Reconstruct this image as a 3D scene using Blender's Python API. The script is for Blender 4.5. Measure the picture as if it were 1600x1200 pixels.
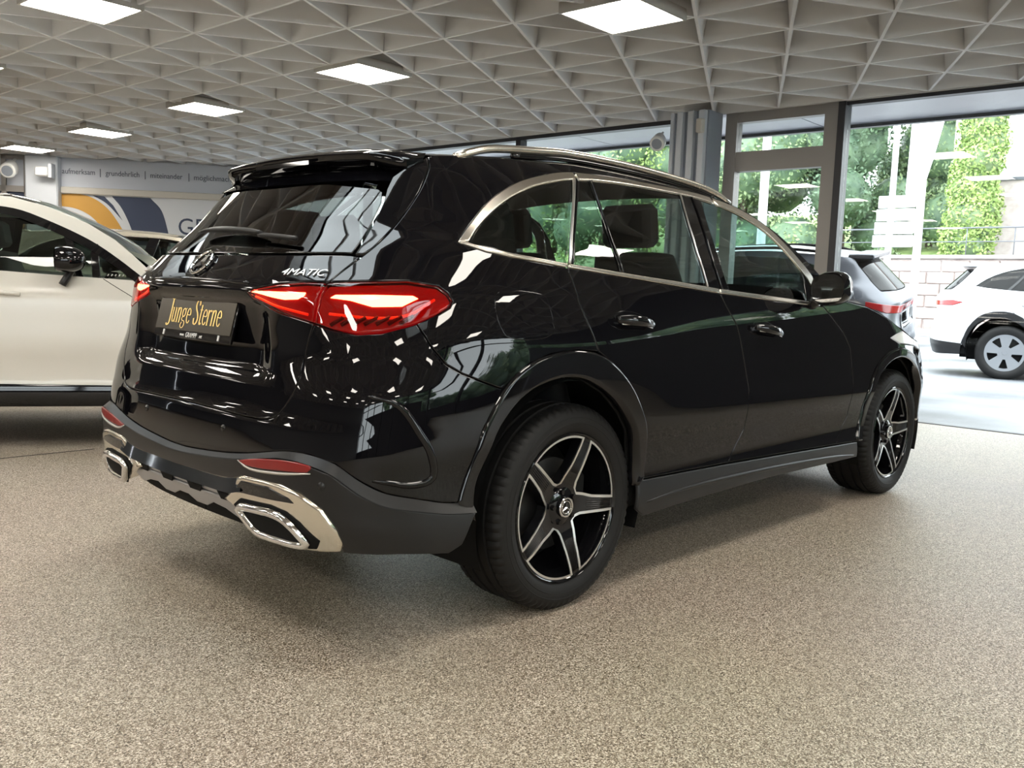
import bpy, bmesh, math, random
import numpy as np
from mathutils import Vector, Matrix
from mathutils.geometry import delaunay_2d_cdt

for _o in list(bpy.data.objects):
    bpy.data.objects.remove(_o)
SC = bpy.context.scene
COL = SC.collection
random.seed(7); RNG = np.random.default_rng(11)

# ------------------------------------------------------------------ camera
# world frame: x along the black car (rear axle at 0, nose at +x), y to its left, z up, metres
CAM_P = (-2.384, -2.865, 1.125); YAW, PITCH, ROLL = 0.76178, -0.10739, 0.03554
def cam_axes():
    f = np.array([math.cos(PITCH)*math.cos(YAW), math.cos(PITCH)*math.sin(YAW), math.sin(PITCH)])
    r = np.cross(f, [0, 0, 1]); r /= np.linalg.norm(r); u = np.cross(r, f)
    c, s = math.cos(ROLL), math.sin(ROLL)
    return f, c*r+s*u, -s*r+c*u
_f, _r, _u = cam_axes()
cd = bpy.data.cameras.new('camera'); cam = bpy.data.objects.new('camera', cd); COL.objects.link(cam)
cam.matrix_world = Matrix(((_r[0], _u[0], -_f[0], CAM_P[0]), (_r[1], _u[1], -_f[1], CAM_P[1]), (_r[2], _u[2], -_f[2], CAM_P[2]), (0, 0, 0, 1)))
cd.sensor_width = 36.0; cd.lens = 1412.0/1600*36; cd.clip_start = .05; cd.clip_end = 400
SC.camera = cam

# ------------------------------------------------------------------ sky, exposure
w = bpy.data.worlds.new('sky'); SC.world = w; w.use_nodes = True
_nt = w.node_tree; _bg = _nt.nodes['Background']
_bg.inputs['Color'].default_value = (.90, .95, 1.0, 1); _bg.inputs['Strength'].default_value = 9.5
LAMP = 26.0
SC.view_settings.view_transform = 'Standard'; SC.view_settings.look = 'None'
SC.view_settings.exposure = 0.0; SC.view_settings.gamma = 1.0; SC.view_settings.use_curve_mapping = False
SC.cycles.use_denoising = True
SC.cycles.max_bounces = 10; SC.cycles.diffuse_bounces = 4; SC.cycles.glossy_bounces = 5; SC.cycles.transparent_max_bounces = 16; SC.cycles.transmission_bounces = 6
SC.cycles.sample_clamp_indirect = 8.0; SC.cycles.caustics_reflective = False; SC.cycles.caustics_refractive = False

# ------------------------------------------------------------------ materials
M = {}
def _set(b, **k):
    for n, v in k.items():
        n = n.replace('_', ' ')
        if n in b.inputs: b.inputs[n].default_value = v
def mat(name, col, rough=.5, metal=0., spec=.5, coat=0., emit=None, es=0.):
    m = bpy.data.materials.new(name); m.use_nodes = True; b = m.node_tree.nodes['Principled BSDF']
    b.inputs['Base Color'].default_value = (*col, 1); b.inputs['Roughness'].default_value = rough; b.inputs['Metallic'].default_value = metal
    b.inputs['Specular IOR Level'].default_value = spec
    if coat: b.inputs['Coat Weight'].default_value = coat; b.inputs['Coat Roughness'].default_value = .02
    if emit: b.inputs['Emission Color'].default_value = (*emit, 1); b.inputs['Emission Strength'].default_value = es
    M[name] = m; return m
def noisy(name, c1, c2, scale, rough=.6, bump=0., detail=4., bscale=None, metal=0., spec=.5, dist=.01):
    m = mat(name, c1, rough, metal, spec); nt = m.node_tree; b = nt.nodes['Principled BSDF']
    tc = nt.nodes.new('ShaderNodeTexCoord'); n = nt.nodes.new('ShaderNodeTexNoise'); n.inputs['Scale'].default_value = scale; n.inputs['Detail'].default_value = detail
    r = nt.nodes.new('ShaderNodeValToRGB'); r.color_ramp.elements[0].color = (*c1, 1); r.color_ramp.elements[1].color = (*c2, 1)
    r.color_ramp.elements[0].position = .35; r.color_ramp.elements[1].position = .65
    nt.links.new(tc.outputs['Object'], n.inputs['Vector']); nt.links.new(n.outputs['Fac'], r.inputs['Fac']); nt.links.new(r.outputs['Color'], b.inputs['Base Color'])
    if bump:
        n2 = nt.nodes.new('ShaderNodeTexNoise'); n2.inputs['Scale'].default_value = bscale or scale; n2.inputs['Detail'].default_value = 3
        bp = nt.nodes.new('ShaderNodeBump'); bp.inputs['Strength'].default_value = bump; bp.inputs['Distance'].default_value = dist
        nt.links.new(tc.outputs['Object'], n2.inputs['Vector']); nt.links.new(n2.outputs['Fac'], bp.inputs['Height']); nt.links.new(bp.outputs['Normal'], b.inputs['Normal'])
    return m
def glass(name, tint, refl=1.0, ior=1.5):
    m = bpy.data.materials.new(name); m.use_nodes = True; nt = m.node_tree; nt.nodes.clear()
    o = nt.nodes.new('ShaderNodeOutputMaterial'); t = nt.nodes.new('ShaderNodeBsdfTransparent'); g = nt.nodes.new('ShaderNodeBsdfGlossy')
    t.inputs['Color'].default_value = (*tint, 1); g.inputs['Roughness'].default_value = .0; g.inputs['Color'].default_value = (refl, refl, refl, 1)
    fr = nt.nodes.new('ShaderNodeFresnel'); ge = nt.nodes.new('ShaderNodeNewGeometry'); ma = nt.nodes.new('ShaderNodeMath'); ma.operation = 'MULTIPLY_ADD'; ma.inputs[1].default_value = 1/ior-ior; ma.inputs[2].default_value = ior
    nt.links.new(ge.outputs['Backfacing'], ma.inputs[0]); nt.links.new(ma.outputs[0], fr.inputs['IOR'])   # the same thin pane from both sides
    mx = nt.nodes.new('ShaderNodeMixShader')
    nt.links.new(fr.outputs['Fac'], mx.inputs['Fac']); nt.links.new(t.outputs[0], mx.inputs[1]); nt.links.new(g.outputs[0], mx.inputs[2]); nt.links.new(mx.outputs[0], o.inputs['Surface'])
    M[name] = m; return m
mat('paint_black', (.003, .003, .0042), .02, spec=.42, coat=.0)
mat('gloss_black', (.005, .005, .006), .04)
mat('plastic_dark', (.011, .011, .012), .38, spec=.4)
mat('rubber', (.010, .0095, .0095), .6, spec=.3)
mat('matte_black', (.006, .006, .006), .8, spec=.2)
mat('chrome', (.80, .80, .80), .06, 1.)
mat('chrome_warm', (.74, .70, .62), .16, 1.)
mat('satin_silver', (.62, .61, .59), .30, 1.)
mat('trim_silver', (.66, .62, .55), .26, 1.)
mat('machined', (.78, .77, .75), .36, 1.)
mat('skid_grey', (.36, .36, .37), .35, .6)
mat('white_paint', (.78, .76, .70), .12, spec=.5)
mat('white_paint_out', (.62, .63, .65), .2)
mat('wheel_silver', (.25, .26, .28), .4, .3)
mat('lamp_fin', (.05, .003, .004), .25)
mat('silver_paint', (.13, .135, .155), .25, .3)
mat('champagne_paint', (.62, .58, .48), .2, .3)
mat('red_plastic', (.30, .004, .006), .15)
mat('red_reflector', (.22, .012, .012), .25)
mat('lamp_red', (.16, .002, .003), .2, emit=(1, .012, .015), es=.13)
mat('lamp_glow', (1, .8, .5), .3, emit=(1, .72, .36), es=24.0)
mat('lamp_orange', (1, .3, .05), .3, emit=(1, .10, .02), es=.7)
mat('lamp_dark', (.10, .004, .006), .2)
mat('disc_dark', (.05, .05, .05), .4, .6)
mat('interior', (.012, .012, .013), .7, spec=.3)
mat('interior_grey', (.12, .115, .11), .8, spec=.2)
mat('plate_black', (.05, .042, .030), .24, .8)
mat('gold', (.85, .62, .22), .3, .6)
mat('white_print', (.8, .8, .8), .5)
mat('lens_white', (.8, .82, .85), .1)
glass('car_glass', (.66, .80, .78)); glass('car_glass_dark', (.36, .42, .39)); glass('tinted_glass', (.10, .11, .12), .45); glass('pane_glass', (.93, .95, .94), 1.0, 1.45); glass('rear_glass_dark', (.06, .06, .06))
glass('lens_red', (.85, .13, .10), 1.0, 1.5); glass('lens_clear', (.9, .9, .9))

# ------------------------------------------------------------------ mesh helpers
def link(o, parent=None):
    COL.objects.link(o)
    if parent is not None: o.parent = parent
    return o
def mesh_obj(name, V, F, m, parent=None, smooth=False, normals=None):
    me = bpy.data.meshes.new(name); me.from_pydata([tuple(map(float, v)) for v in V], [], [tuple(map(int, f)) for f in F]); me.update()
    if smooth or normals is not None: me.polygons.foreach_set('use_smooth', [True]*len(me.polygons))
    if m is not None: me.materials.append(M[m] if isinstance(m, str) else m)
    if normals is not None: me.normals_split_custom_set_from_vertices([tuple(map(float, n)) for n in normals])
    return link(bpy.data.objects.new(name, me), parent)
def tag(o, label=None, cat=None, group=None, kind=None):
    if label: o['label'] = label
    if cat: o['category'] = cat
    if group: o['group'] = group
    if kind: o['kind'] = kind
    return o
def empty(name, loc=(0, 0, 0), rz=0., label=None, cat=None, group=None):
    o = bpy.data.objects.new(name, None); link(o); o.location = loc; o.rotation_euler = (0, 0, rz); o.empty_display_size = .2
    return tag(o, label, cat, group)
def copy_tree(o, parent=None):
    c = o.copy(); COL.objects.link(c)
    if parent is not None: c.parent = parent
    for ch in list(o.children): copy_tree(ch, c)
    return c
class MB:
    """collects shapes for ONE mesh"""
    def __init__(s): s.V = []; s.F = []
    def add(s, V, F):
        k = len(s.V); s.V += [tuple(v) for v in V]; s.F += [tuple(i+k for i in f) for f in F]; return s
    def box(s, c, d, rz=0., bev=0.):
        cx, cy, cz = c; a, b, h = d[0]/2, d[1]/2, d[2]/2; co, si = math.cos(rz), math.sin(rz)
        V = []
        if bev:
            e = min(bev, a*.49, b*.49, h*.49)
            for sx in (-1, 1):
                for sy in (-1, 1):
                    for sz in (-1, 1): V += [(sx*(a-e), sy*(b-e), sz*h), (sx*(a-e), sy*b, sz*(h-e)), (sx*a, sy*(b-e), sz*(h-e))]
            bm = bmesh.new(); vs = [bm.verts.new(v) for v in V]; bmesh.ops.convex_hull(bm, input=vs); bm.verts.index_update()
            V = [v.co[:] for v in bm.verts]; F = [[v.index for v in f.verts] for f in bm.faces]; bm.free()
        else:
            V = [(sx*a, sy*b, sz*h) for sx in (-1, 1) for sy in (-1, 1) for sz in (-1, 1)]
            F = [(0, 1, 3, 2), (4, 6, 7, 5), (0, 4, 5, 1), (2, 3, 7, 6), (0, 2, 6, 4), (1, 5, 7, 3)]
        return s.add([(cx+x*co-y*si, cy+x*si+y*co, cz+z) for x, y, z in V], F)
    def prism(s, poly, z0, z1):
        n = len(poly); V = [(x, y, z0) for x, y in poly]+[(x, y, z1) for x, y in poly]
        F = [tuple(reversed(range(n))), tuple(range(n, 2*n))]+[(i, (i+1) % n, n+(i+1) % n, n+i) for i in range(n)]
        return s.add(V, F)
    def tube(s, P, r, n=10, closed=False, flat=None, caps=True):
        """round bar along points P; r scalar or list; flat=(a,b) scales the section"""
        P = np.asarray(P, float); m = len(P); R = np.full(m, r) if np.isscalar(r) else np.asarray(r, float)
        T = np.gradient(P, axis=0) if not closed else np.roll(P, -1, 0)-np.roll(P, 1, 0)
        T /= np.linalg.norm(T, axis=1)[:, None]+1e-12
        up = np.array([0, 0, 1.]) if abs(T[0][2]) < .9 else np.array([1., 0, 0]); fa, fb = flat or (1, 1)
        V = []
        for i in range(m):
            a = np.cross(T[i], up); a /= np.linalg.norm(a); b = np.cross(a, T[i]); up = b
            for k in range(n):
                t = 2*math.pi*k/n; V.append(P[i]+R[i]*(fa*math.cos(t)*a+fb*math.sin(t)*b))
        F = []
        for i in range(m if closed else m-1):
            j = (i+1) % m
            for k in range(n): F.append((i*n+k, i*n+(k+1) % n, j*n+(k+1) % n, j*n+k))
        if not closed and caps: F += [tuple(reversed(range(n))), tuple((m-1)*n+k for k in range(n))]
        return s.add(V, F)
    def lathe(s, prof, n=48, axis='y', c=(0, 0, 0), closed=False):
        """prof: list of (along axis, radius)"""
        V = []; m = len(prof)
        for k in range(n):
            t = 2*math.pi*k/n
            for a, r in prof:
                p = (r*math.cos(t), a, r*math.sin(t)) if axis == 'y' else ((r*math.cos(t), r*math.sin(t), a) if axis == 'z' else (a, r*math.cos(t), r*math.sin(t)))
                V.append((p[0]+c[0], p[1]+c[1], p[2]+c[2]))
        F = []
        for k in range(n):
            j = (k+1) % n
            for i in range(m-1 if not closed else m): F.append((k*m+i, k*m+(i+1) % m, j*m+(i+1) % m, j*m+i))
        return s.add(V, F)
    def build(s, name, m, parent=None, smooth=False, auto=None):
        o = mesh_obj(name, s.V, s.F, m, parent, smooth)
        if auto:
            o.data.polygons.foreach_set('use_smooth', [True]*len(o.data.polygons)); o.data.set_sharp_from_angle(angle=math.radians(auto))
        return o
def subdiv(o, n=2):
    md = o.modifiers.new('sub', 'SUBSURF'); md.levels = n; md.render_levels = n; return o
def text_obj(name, body, size, m, Mx, parent=None, depth=.002, sx=1., shear=0., align='CENTER', spacing=1.):
    cu = bpy.data.curves.new(name, 'FONT'); cu.body = body; cu.size = size; cu.extrude = depth; cu.align_x = align; cu.align_y = 'CENTER'; cu.shear = shear; cu.space_character = spacing; cu.resolution_u = 4
    t = bpy.data.objects.new(name, cu); COL.objects.link(t); bpy.context.view_layer.update()
    me = bpy.data.meshes.new_from_object(t.evaluated_get(bpy.context.evaluated_depsgraph_get())); bpy.data.objects.remove(t)
    me.name = name; me.transform(Matrix.Diagonal((sx, 1, 1, 1))); me.transform(Mx); me.materials.clear(); me.materials.append(M[m])
    return link(bpy.data.objects.new(name, me), parent)
def frame_mx(o, ex, ey):
    ex = np.asarray(ex, float); ex /= np.linalg.norm(ex); ey = np.asarray(ey, float); ey -= ex*(ex@ey); ey /= np.linalg.norm(ey); ez = np.cross(ex, ey)
    return Matrix(((ex[0], ey[0], ez[0], o[0]), (ex[1], ey[1], ez[1], o[1]), (ex[2], ey[2], ez[2], o[2]), (0, 0, 0, 1)))
# ------------------------------------------------------------------ car body surface: P(s, z), s = metres along the plan outline from the tail centre, right side positive
def bspl(P,n=60):
    """uniform cubic b-spline through control polygon, ends clamped by mirrored ghost pts"""
    P=np.asarray(P,float); P=np.vstack([2*P[0]-P[1],P,2*P[-1]-P[-2]])
    t=np.linspace(0,1,n,endpoint=False)[:,None]; out=[]
    for i in range(len(P)-3):
        a,b,c,d=P[i:i+4]
        out.append(((1-t)**3*a+(3*t**3-6*t**2+4)*b+(-3*t**3+3*t**2+3*t+1)*c+t**3*d)/6)
    out.append(P[-2][None])
    return np.vstack(out)
def table(pts,sig,lo,hi,n=1200):
    pts=np.asarray(pts,float); g=np.linspace(lo-.3,hi+.3,n); 
    # linear extrapolation at ends
    y=np.interp(g,pts[:,0],pts[:,1])
    s0=(pts[1,1]-pts[0,1])/(pts[1,0]-pts[0,0]); s1=(pts[-1,1]-pts[-2,1])/(pts[-1,0]-pts[-2,0])
    y=np.where(g<pts[0,0],pts[0,1]+s0*(g-pts[0,0]),y); y=np.where(g>pts[-1,0],pts[-1,1]+s1*(g-pts[-1,0]),y)
    st=g[1]-g[0]; k=np.arange(-int(4*sig/st)-1,int(4*sig/st)+2)*st; w=np.exp(-.5*(k/sig)**2); w/=w.sum()
    h=len(k)//2; yp=np.concatenate([y[0]+(np.arange(-h,0))*(y[1]-y[0]),y,y[-1]+(np.arange(1,h+1))*(y[-1]-y[-2])])
    ys=np.convolve(yp,w,'valid')
    return lambda q: np.interp(q,g,ys)
BASE=bspl([(-.985,-.16),(-.985,0),(-.983,.2),(-.972,.42),(-.945,.62),(-.885,.775),(-.765,.872),(-.56,.918),(-.3,.936),(0,.94),(.4,.936),(.9,.93),(1.5,.93),(2.1,.934),(2.6,.938),(2.9,.938),(3.15,.925),(3.38,.875),(3.55,.77),(3.66,.58),(3.71,.35),(3.725,.12),(3.725,0),(3.725,-.12)])
_k0=np.argmin(np.abs(BASE[:len(BASE)//3,1])); _k1=len(BASE)//2+np.argmin(np.abs(BASE[len(BASE)//2:,1]))
BASE=BASE[_k0:_k1+1]; BASE[0,1]=0; BASE[-1,1]=0
_d=np.hypot(*np.diff(BASE,axis=0).T); ARC=np.concatenate([[0],np.cumsum(_d)])
SMAX=ARC[-1]
def base(s): return np.interp(s,ARC,BASE[:,0]),np.interp(s,ARC,BASE[:,1])
def s_of_x(x):  # right-hand side only
    i=np.argmax(BASE[:,1]); k=ARC
    return np.interp(x,BASE[:,0],ARC)
def sm(a,b,x):
    t=np.clip((np.asarray(x,float)-a)/(b-a),0,1); return t*t*t*(t*(6*t-15)+10)
XR=table([(.15,-.86),(.30,-.93),(.42,-.965),(.52,-.985),(.60,-.985),(.69,-.975),(.72,-.962),(.80,-.945),(.90,-.935),(1.0,-.94),(1.08,-.952),(1.10,-.95),(1.14,-.92),(1.20,-.868),(1.30,-.77),(1.40,-.675),(1.50,-.58),(1.60,-.47)],.014,.1,1.7)
XF=table([(.15,3.62),(.3,3.69),(.45,3.725),(.6,3.73),(.75,3.70),(.9,3.60),(1.0,3.45),(1.1,3.3)],.03,.1,1.7)
WZ=table([(.15,-.09),(.24,-.035),(.30,-.012),(.36,-.006),(.45,-.020),(.55,-.014),(.63,.0),(.66,.0),(.80,-.007),(.95,-.013),(1.0,-.020),(1.05,-.029),(1.12,-.044),(1.2,-.066),(1.24,-.078),(1.35,-.145),(1.45,-.215),(1.55,-.295),(1.62,-.36)],.016,.1,1.7)
CR=table([(.15,.03),(.3,.0),(.35,-.01),(.42,-.036),(.5,-.03),(.6,-.026),(.68,-.02),(.74,-.028),(.80,-.03),(.85,-.015),(.9,0),(1.0,.024),(1.05,.04),(1.1,.055),(1.15,.072),(1.2,.082),(1.3,.085),(1.36,.06),(1.42,.035),(1.5,.0),(1.6,-.02)],.016,.1,1.7)
def S(s,z):
    s=np.asarray(s,float); z=np.asarray(z,float)
    bx,by=base(np.abs(s)); sg=np.where(s<0,1.,-1.)     # s>0 -> right side (y<0)
    wr=1-sm(-.75,.75,bx); wf=sm(2.4,3.5,bx)
    x=bx+(XR(z)+.985)*wr+(XF(z)-3.725)*wf
    y=by*(1+WZ(z)/.94)
    cb=CR(z)*np.exp(-((np.abs(s)-.82)/.30)**2)
    x=x+.72*cb; y=y-.69*cb
    # haunch over the rear wheel and front fender
    hb=.016*np.exp(-((bx-.05)/.48)**2)*np.exp(-((z-.86)/.17)**2)+.010*np.exp(-((bx-2.88)/.42)**2)*np.exp(-((z-.84)/.15)**2)
    y=y+hb
    # number plate recess in the tailgate
    rc=.028*(1-sm(.33,.52,by))*sm(.80,.86,z)*(1-sm(1.02,1.09,z))*(bx<0)
    x=x+rc
    return np.stack([x,sg*y,z+0*s],-1)

def SN(s, z, fn=None):
    """point and outward normal"""
    fn = fn or S; e = .004
    s = np.asarray(s, float); z = np.asarray(z, float)
    P = fn(s, z); a = fn(s+e, z)-fn(s-e, z); b = fn(s, z+e)-fn(s, z-e); n = np.cross(a, b); n /= np.linalg.norm(n, axis=-1)[..., None]+1e-12
    return P, n
def SP(s, z, off=0., fn=None):
    P, n = SN(s, z, fn); return P+off*n
def dens(poly, step=.02, closed=True):
    P = np.asarray(poly, float); Q = []
    n = len(P)
    for i in range(n if closed else n-1):
        a, b = P[i], P[(i+1) % n]; k = max(1, int(round(np.hypot(*(b-a))/step)))
        for j in range(k): Q.append(a+(b-a)*j/k)
    if not closed: Q.append(P[-1])
    return np.array(Q)
def spl(pts, step=.02):
    """smooth open curve through points (Catmull-Rom), resampled"""
    P = np.asarray(pts, float)
    if len(P) < 3: return dens(P, step, False)
    G = np.vstack([2*P[0]-P[1], P, 2*P[-1]-P[-2]]); out = []
    for i in range(len(P)-1):
        a, b, c, d = G[i:i+4]; k = max(1, int(round(np.linalg.norm(c-b)/step)))
        t = (np.arange(k)/k)[:, None]
        out.append(.5*((2*b)+(-a+c)*t+(2*a-5*b+4*c-d)*t**2+(-a+3*b-3*c+d)*t**3))
    out.append(P[-1:]); return np.vstack(out)
def area(P): x, y = P[:, 0], P[:, 1]; return .5*np.sum(x*np.roll(y, -1)-np.roll(x, -1)*y)
def inset(P, d):
    """closed ccw polyline moved inward by d"""
    a = P-np.roll(P, 1, 0); b = np.roll(P, -1, 0)-P
    a = a/(np.linalg.norm(a, axis=1)[:, None]+1e-9); b = b/(np.linalg.norm(b, axis=1)[:, None]+1e-9)
    na = np.stack([-a[:, 1], a[:, 0]], 1); nb = np.stack([-b[:, 1], b[:, 0]], 1); n = na+nb; n /= np.linalg.norm(n, axis=1)[:, None]+1e-9
    c = np.clip((n*na).sum(1), .45, 1)
    return P+n*(d/c)[:, None]
def inside(P, Q):
    x, y = Q[:, 0], Q[:, 1]; r = np.zeros(len(Q), bool); X, Y = P[:, 0], P[:, 1]; j = len(P)-1
    for i in range(len(P)):
        c = ((Y[i] > y) != (Y[j] > y))
        with np.errstate(divide='ignore', invalid='ignore'): r ^= c & (x < (X[j]-X[i])*(y-Y[i])/(Y[j]-Y[i]+1e-15)+X[i])
        j = i
    return r
def panel_data(poly, off=0., thick=.018, rim=.003, res=.03, gap=.0018, fn=None, step=.02, hole=None):
    P = dens(poly, step); 
    keep = np.linalg.norm(P-np.roll(P, 1, 0), axis=1) > 1e-4; P = P[keep]
    if area(P) < 0: P = P[::-1]
    outer = inset(P, gap); inner = inset(P, gap+rim)
    lo, hi = inner.min(0), inner.max(0)
    gx, gy = np.meshgrid(np.arange(lo[0]+res*.5, hi[0], res), np.arange(lo[1]+res*.4, hi[1], res*.8)); G = np.stack([gx.ravel(), gy.ravel()], 1)
    if len(G):
        G = G[inside(inset(P, gap+rim+res*.28), G)]
        if len(G):
            d = np.min(((G[:, None]-inner[None])**2).sum(2), 1); G = G[d > (res*.3)**2]
    n = len(inner); ed = [(i, (i+1) % n) for i in range(n)]; Hh = None
    if hole is not None:
        Hh = dens(hole, step); G = G[~inside(Hh, G)]; k = len(Hh); ed += [(n+i, n+(i+1) % k) for i in range(k)]; G = np.vstack([Hh, G])
    pts = [Vector(p) for p in np.vstack([inner, G])]
    v, e, f, ov, oe, of = delaunay_2d_cdt(pts, ed, [], 1, 1e-6)
    if Hh is not None:
        va = np.array([[q.x, q.y] for q in v]); fa = np.array([list(q) for q in f]); kp = ~inside(Hh, va[fa].mean(1)); f = [tuple(q) for q in fa[kp].tolist()]
    uv = np.array([[q.x, q.y] for q in v]); mp = {}
    for k, l in enumerate(ov):
        for o in l: mp[o] = k
    P3, N3 = SN(uv[:, 0], uv[:, 1], fn); P3 = P3+off*N3
    Po, No = SN(outer[:, 0], outer[:, 1], fn); Po0 = Po+off*No
    V = [*P3]; N = [*N3]; F = [tuple(q) for q in f]; ring = [mp.get(i) for i in range(n)]
    T = Po0-np.array([P3[r] if r is not None else Po0[i] for i, r in enumerate(ring)]); T /= np.linalg.norm(T, axis=1)[:, None]+1e-9
    k0 = len(V)
    for i in range(n): V.append(Po0[i]-.6*rim*No[i]); q = No[i]+T[i]; N.append(q/np.linalg.norm(q))
    k1 = len(V)
    for i in range(n): V.append(Po0[i]-thick*No[i]); N.append(T[i])
    for i in range(n):
        j = (i+1) % n
        if ring[i] is not None and ring[j] is not None: F.append((ring[i], k0+i, k0+j, ring[j])) 
        F.append((k0+i, k1+i, k1+j, k0+j))
    # orientation: make every face agree with its vertex normals
    V = np.array(V); N = np.array(N); G2 = []
    for q in F:
        a = np.cross(V[q[1]]-V[q[0]], V[q[2]]-V[q[0]]); s_ = N[list(q)].sum(0)
        G2.append(q if a@s_ >= 0 else tuple(reversed(q)))
    return V, G2, N
def panel(name, poly, m, parent=None, **k):
    V, F, N = panel_data(poly, **k); return mesh_obj(name, V, F, m, parent, True, N)
def mir(poly): P = np.asarray(poly, float).copy(); P[:, 0] *= -1; return P
def both(name, poly, m, parent=None, **k):
    a = panel(name, poly, m, parent, **k); b = panel(name, mir(poly), m, parent, **k); return a, b
def strip(name, A, B, m, parent=None, offa=0., offb=0., fn=None, thick=0., n=None):
    """band between two curves on the body"""
    n = n or max(len(A), len(B)); 
    def rs(C):
        C = np.asarray(C, float); d = np.concatenate([[0], np.cumsum(np.hypot(*np.diff(C, axis=0).T))]); q = np.linspace(0, d[-1], n); return np.stack([np.interp(q, d, C[:, 0]), np.interp(q, d, C[:, 1])], 1)
    A, B = rs(A), rs(B); a = SP(A[:, 0], A[:, 1], offa, fn); b = SP(B[:, 0], B[:, 1], offb, fn)
    V = [*a, *b]; F = [(i, i+1, n+i+1, n+i) for i in range(n-1)]
    return mesh_obj(name, V, F, m, parent, True)
def on_tube(name, curve, r, m, parent=None, off=0., fn=None, n=8, closed=False, flat=None, taper=False):
    C = np.asarray(curve, float); P = SP(C[:, 0], C[:, 1], off, fn); mb = MB()
    R = r if not taper else r*np.sin(np.linspace(.12, math.pi-.12, len(P)))**.5
    return mb.tube(P, R, n, closed, flat).build(name, m, parent, True)

# ------------------------------------------------------------------ surface materials of the room
def floor_material():
    m = mat('floor_resin', (.4, .34, .26), .45, spec=.35); nt = m.node_tree; b = nt.nodes['Principled BSDF']; N = nt.nodes.new; L = nt.links.new
    tc = N('ShaderNodeTexCoord'); v = N('ShaderNodeTexVoronoi'); v.inputs['Scale'].default_value = 310
    r = N('ShaderNodeValToRGB'); e = r.color_ramp.elements; e[0].position = .0; e[0].color = (.045, .032, .02, 1); e[1].position = 1.; e[1].color = (.84, .77, .67, 1)
    x = e.new(.35); x.color = (.255, .20, .142, 1); x = e.new(.7); x.color = (.46, .395, .315, 1)
    n = N('ShaderNodeTexNoise'); n.inputs['Scale'].default_value = .6; n.inputs['Detail'].default_value = 3
    mx = N('ShaderNodeMix'); mx.data_type = 'RGBA'; mx.blend_type = 'MULTIPLY'; mx.inputs[0].default_value = .15
    sep = N('ShaderNodeSeparateColor'); bp = N('ShaderNodeBump'); bp.inputs['Strength'].default_value = .35; bp.inputs['Distance'].default_value = .002
    L(tc.outputs['Object'], v.inputs['Vector']); L(tc.outputs['Object'], n.inputs['Vector']); L(v.outputs['Color'], sep.inputs[0]); L(sep.outputs[0], r.inputs['Fac'])
    L(r.outputs['Color'], mx.inputs[6]); L(n.outputs['Color'], mx.inputs[7]); L(mx.outputs[2], b.inputs['Base Color']); L(v.outputs['Distance'], bp.inputs['Height']); L(bp.outputs['Normal'], b.inputs['Normal'])
floor_material()
mat('ceiling_paint', (.74, .74, .745), .6, spec=.25)
mat('frame_grey', (.30, .28, .265), .4, .2); mat('frame_dark', (.03, .03, .035), .4)
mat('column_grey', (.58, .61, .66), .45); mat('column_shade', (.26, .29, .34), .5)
mat('wall_white', (.66, .68, .72), .5); mat('banner', (.52, .55, .62), .5); mat('ledge', (.55, .52, .47), .5)
mat('navy_print', (.035, .05, .10), .5); mat('orange_print', (.62, .33, .06), .5); mat('text_print', (.06, .07, .11), .5)
mat('wall_plain', (.35, .35, .36), .6); mat('wall_dark', (.06, .06, .065), .5)
mat('soffit', (.40, .40, .45), .3); mat('white_plastic', (.75, .75, .74), .35)
mat('lamp_diffuser', (1, 1, 1), .5, emit=(1, .94, .84), es=LAMP)
mat('lamp_frame', (.45, .43, .40), .5)
noisy('asphalt', (.07, .073, .08), (.28, .29, .31), .45, .5, .15, 5, 60., spec=.2)
noisy('stone_pink', (.30, .235, .215), (.42, .345, .32), 3., .8); noisy('stone_pale', (.40, .34, .32), (.52, .46, .44), 3., .8)
mat('house_white', (.85, .85, .86), .7); mat('mast_white', (.9, .9, .9), .4); mat('flag_white', (.92, .92, .93), .8)
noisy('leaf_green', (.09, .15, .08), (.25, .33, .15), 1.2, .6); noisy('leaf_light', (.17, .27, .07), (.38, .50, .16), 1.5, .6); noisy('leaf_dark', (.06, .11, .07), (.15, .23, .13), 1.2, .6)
mat('bark', (.09, .07, .05), .9); noisy('grass_bank', (.12, .20, .05), (.26, .34, .12), 2., .9); mat('rail_grey', (.12, .13, .15), .5)

# ------------------------------------------------------------------ building axes
F0 = np.array([6.27, 0.]); FT = np.array([-.04, 1.]); FT /= np.linalg.norm(FT); FN = np.array([FT[1], -FT[0]]); FRZ = math.atan2(FN[1], FN[0])
def fp(t, out=0., z=0.): q = F0+FT*t+FN*out; return (q[0], q[1], z)
def fbox(mb, t0, t1, o0, o1, z0, z1, bev=0.):
    c = fp((t0+t1)/2, (o0+o1)/2, (z0+z1)/2); return mb.box(c, (abs(o1-o0), abs(t1-t0), z1-z0), FRZ, bev)
WA = math.radians(-38.); W0 = np.array([3.49, 13.3]); WU = np.array([math.cos(WA), math.sin(WA)]); WN = np.array([WU[1], -WU[0]])   # WN points into the room
def wp(u, n=0., z=0.): q = W0+WU*u+WN*n; return (q[0], q[1], z)
def wbox(mb, u0, u1, n0, n1, z0, z1, bev=0.):
    return mb.box(wp((u0+u1)/2, (n0+n1)/2, (z0+z1)/2), (abs(u1-u0), abs(n1-n0), z1-z0), WA, bev)
def wmx(u, z, n=.01): return frame_mx(wp(u, n, z), (WU[0], WU[1], 0), (0, 0, 1))
HC = 3.0
tf = 12.35
corner = np.array(fp(tf)[:2]); uf = float((corner-W0)@WU)
right_y = -9.5; back_x = -13.
far_u = -20.92; wl = np.array(wp(far_u)[:2])
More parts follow.
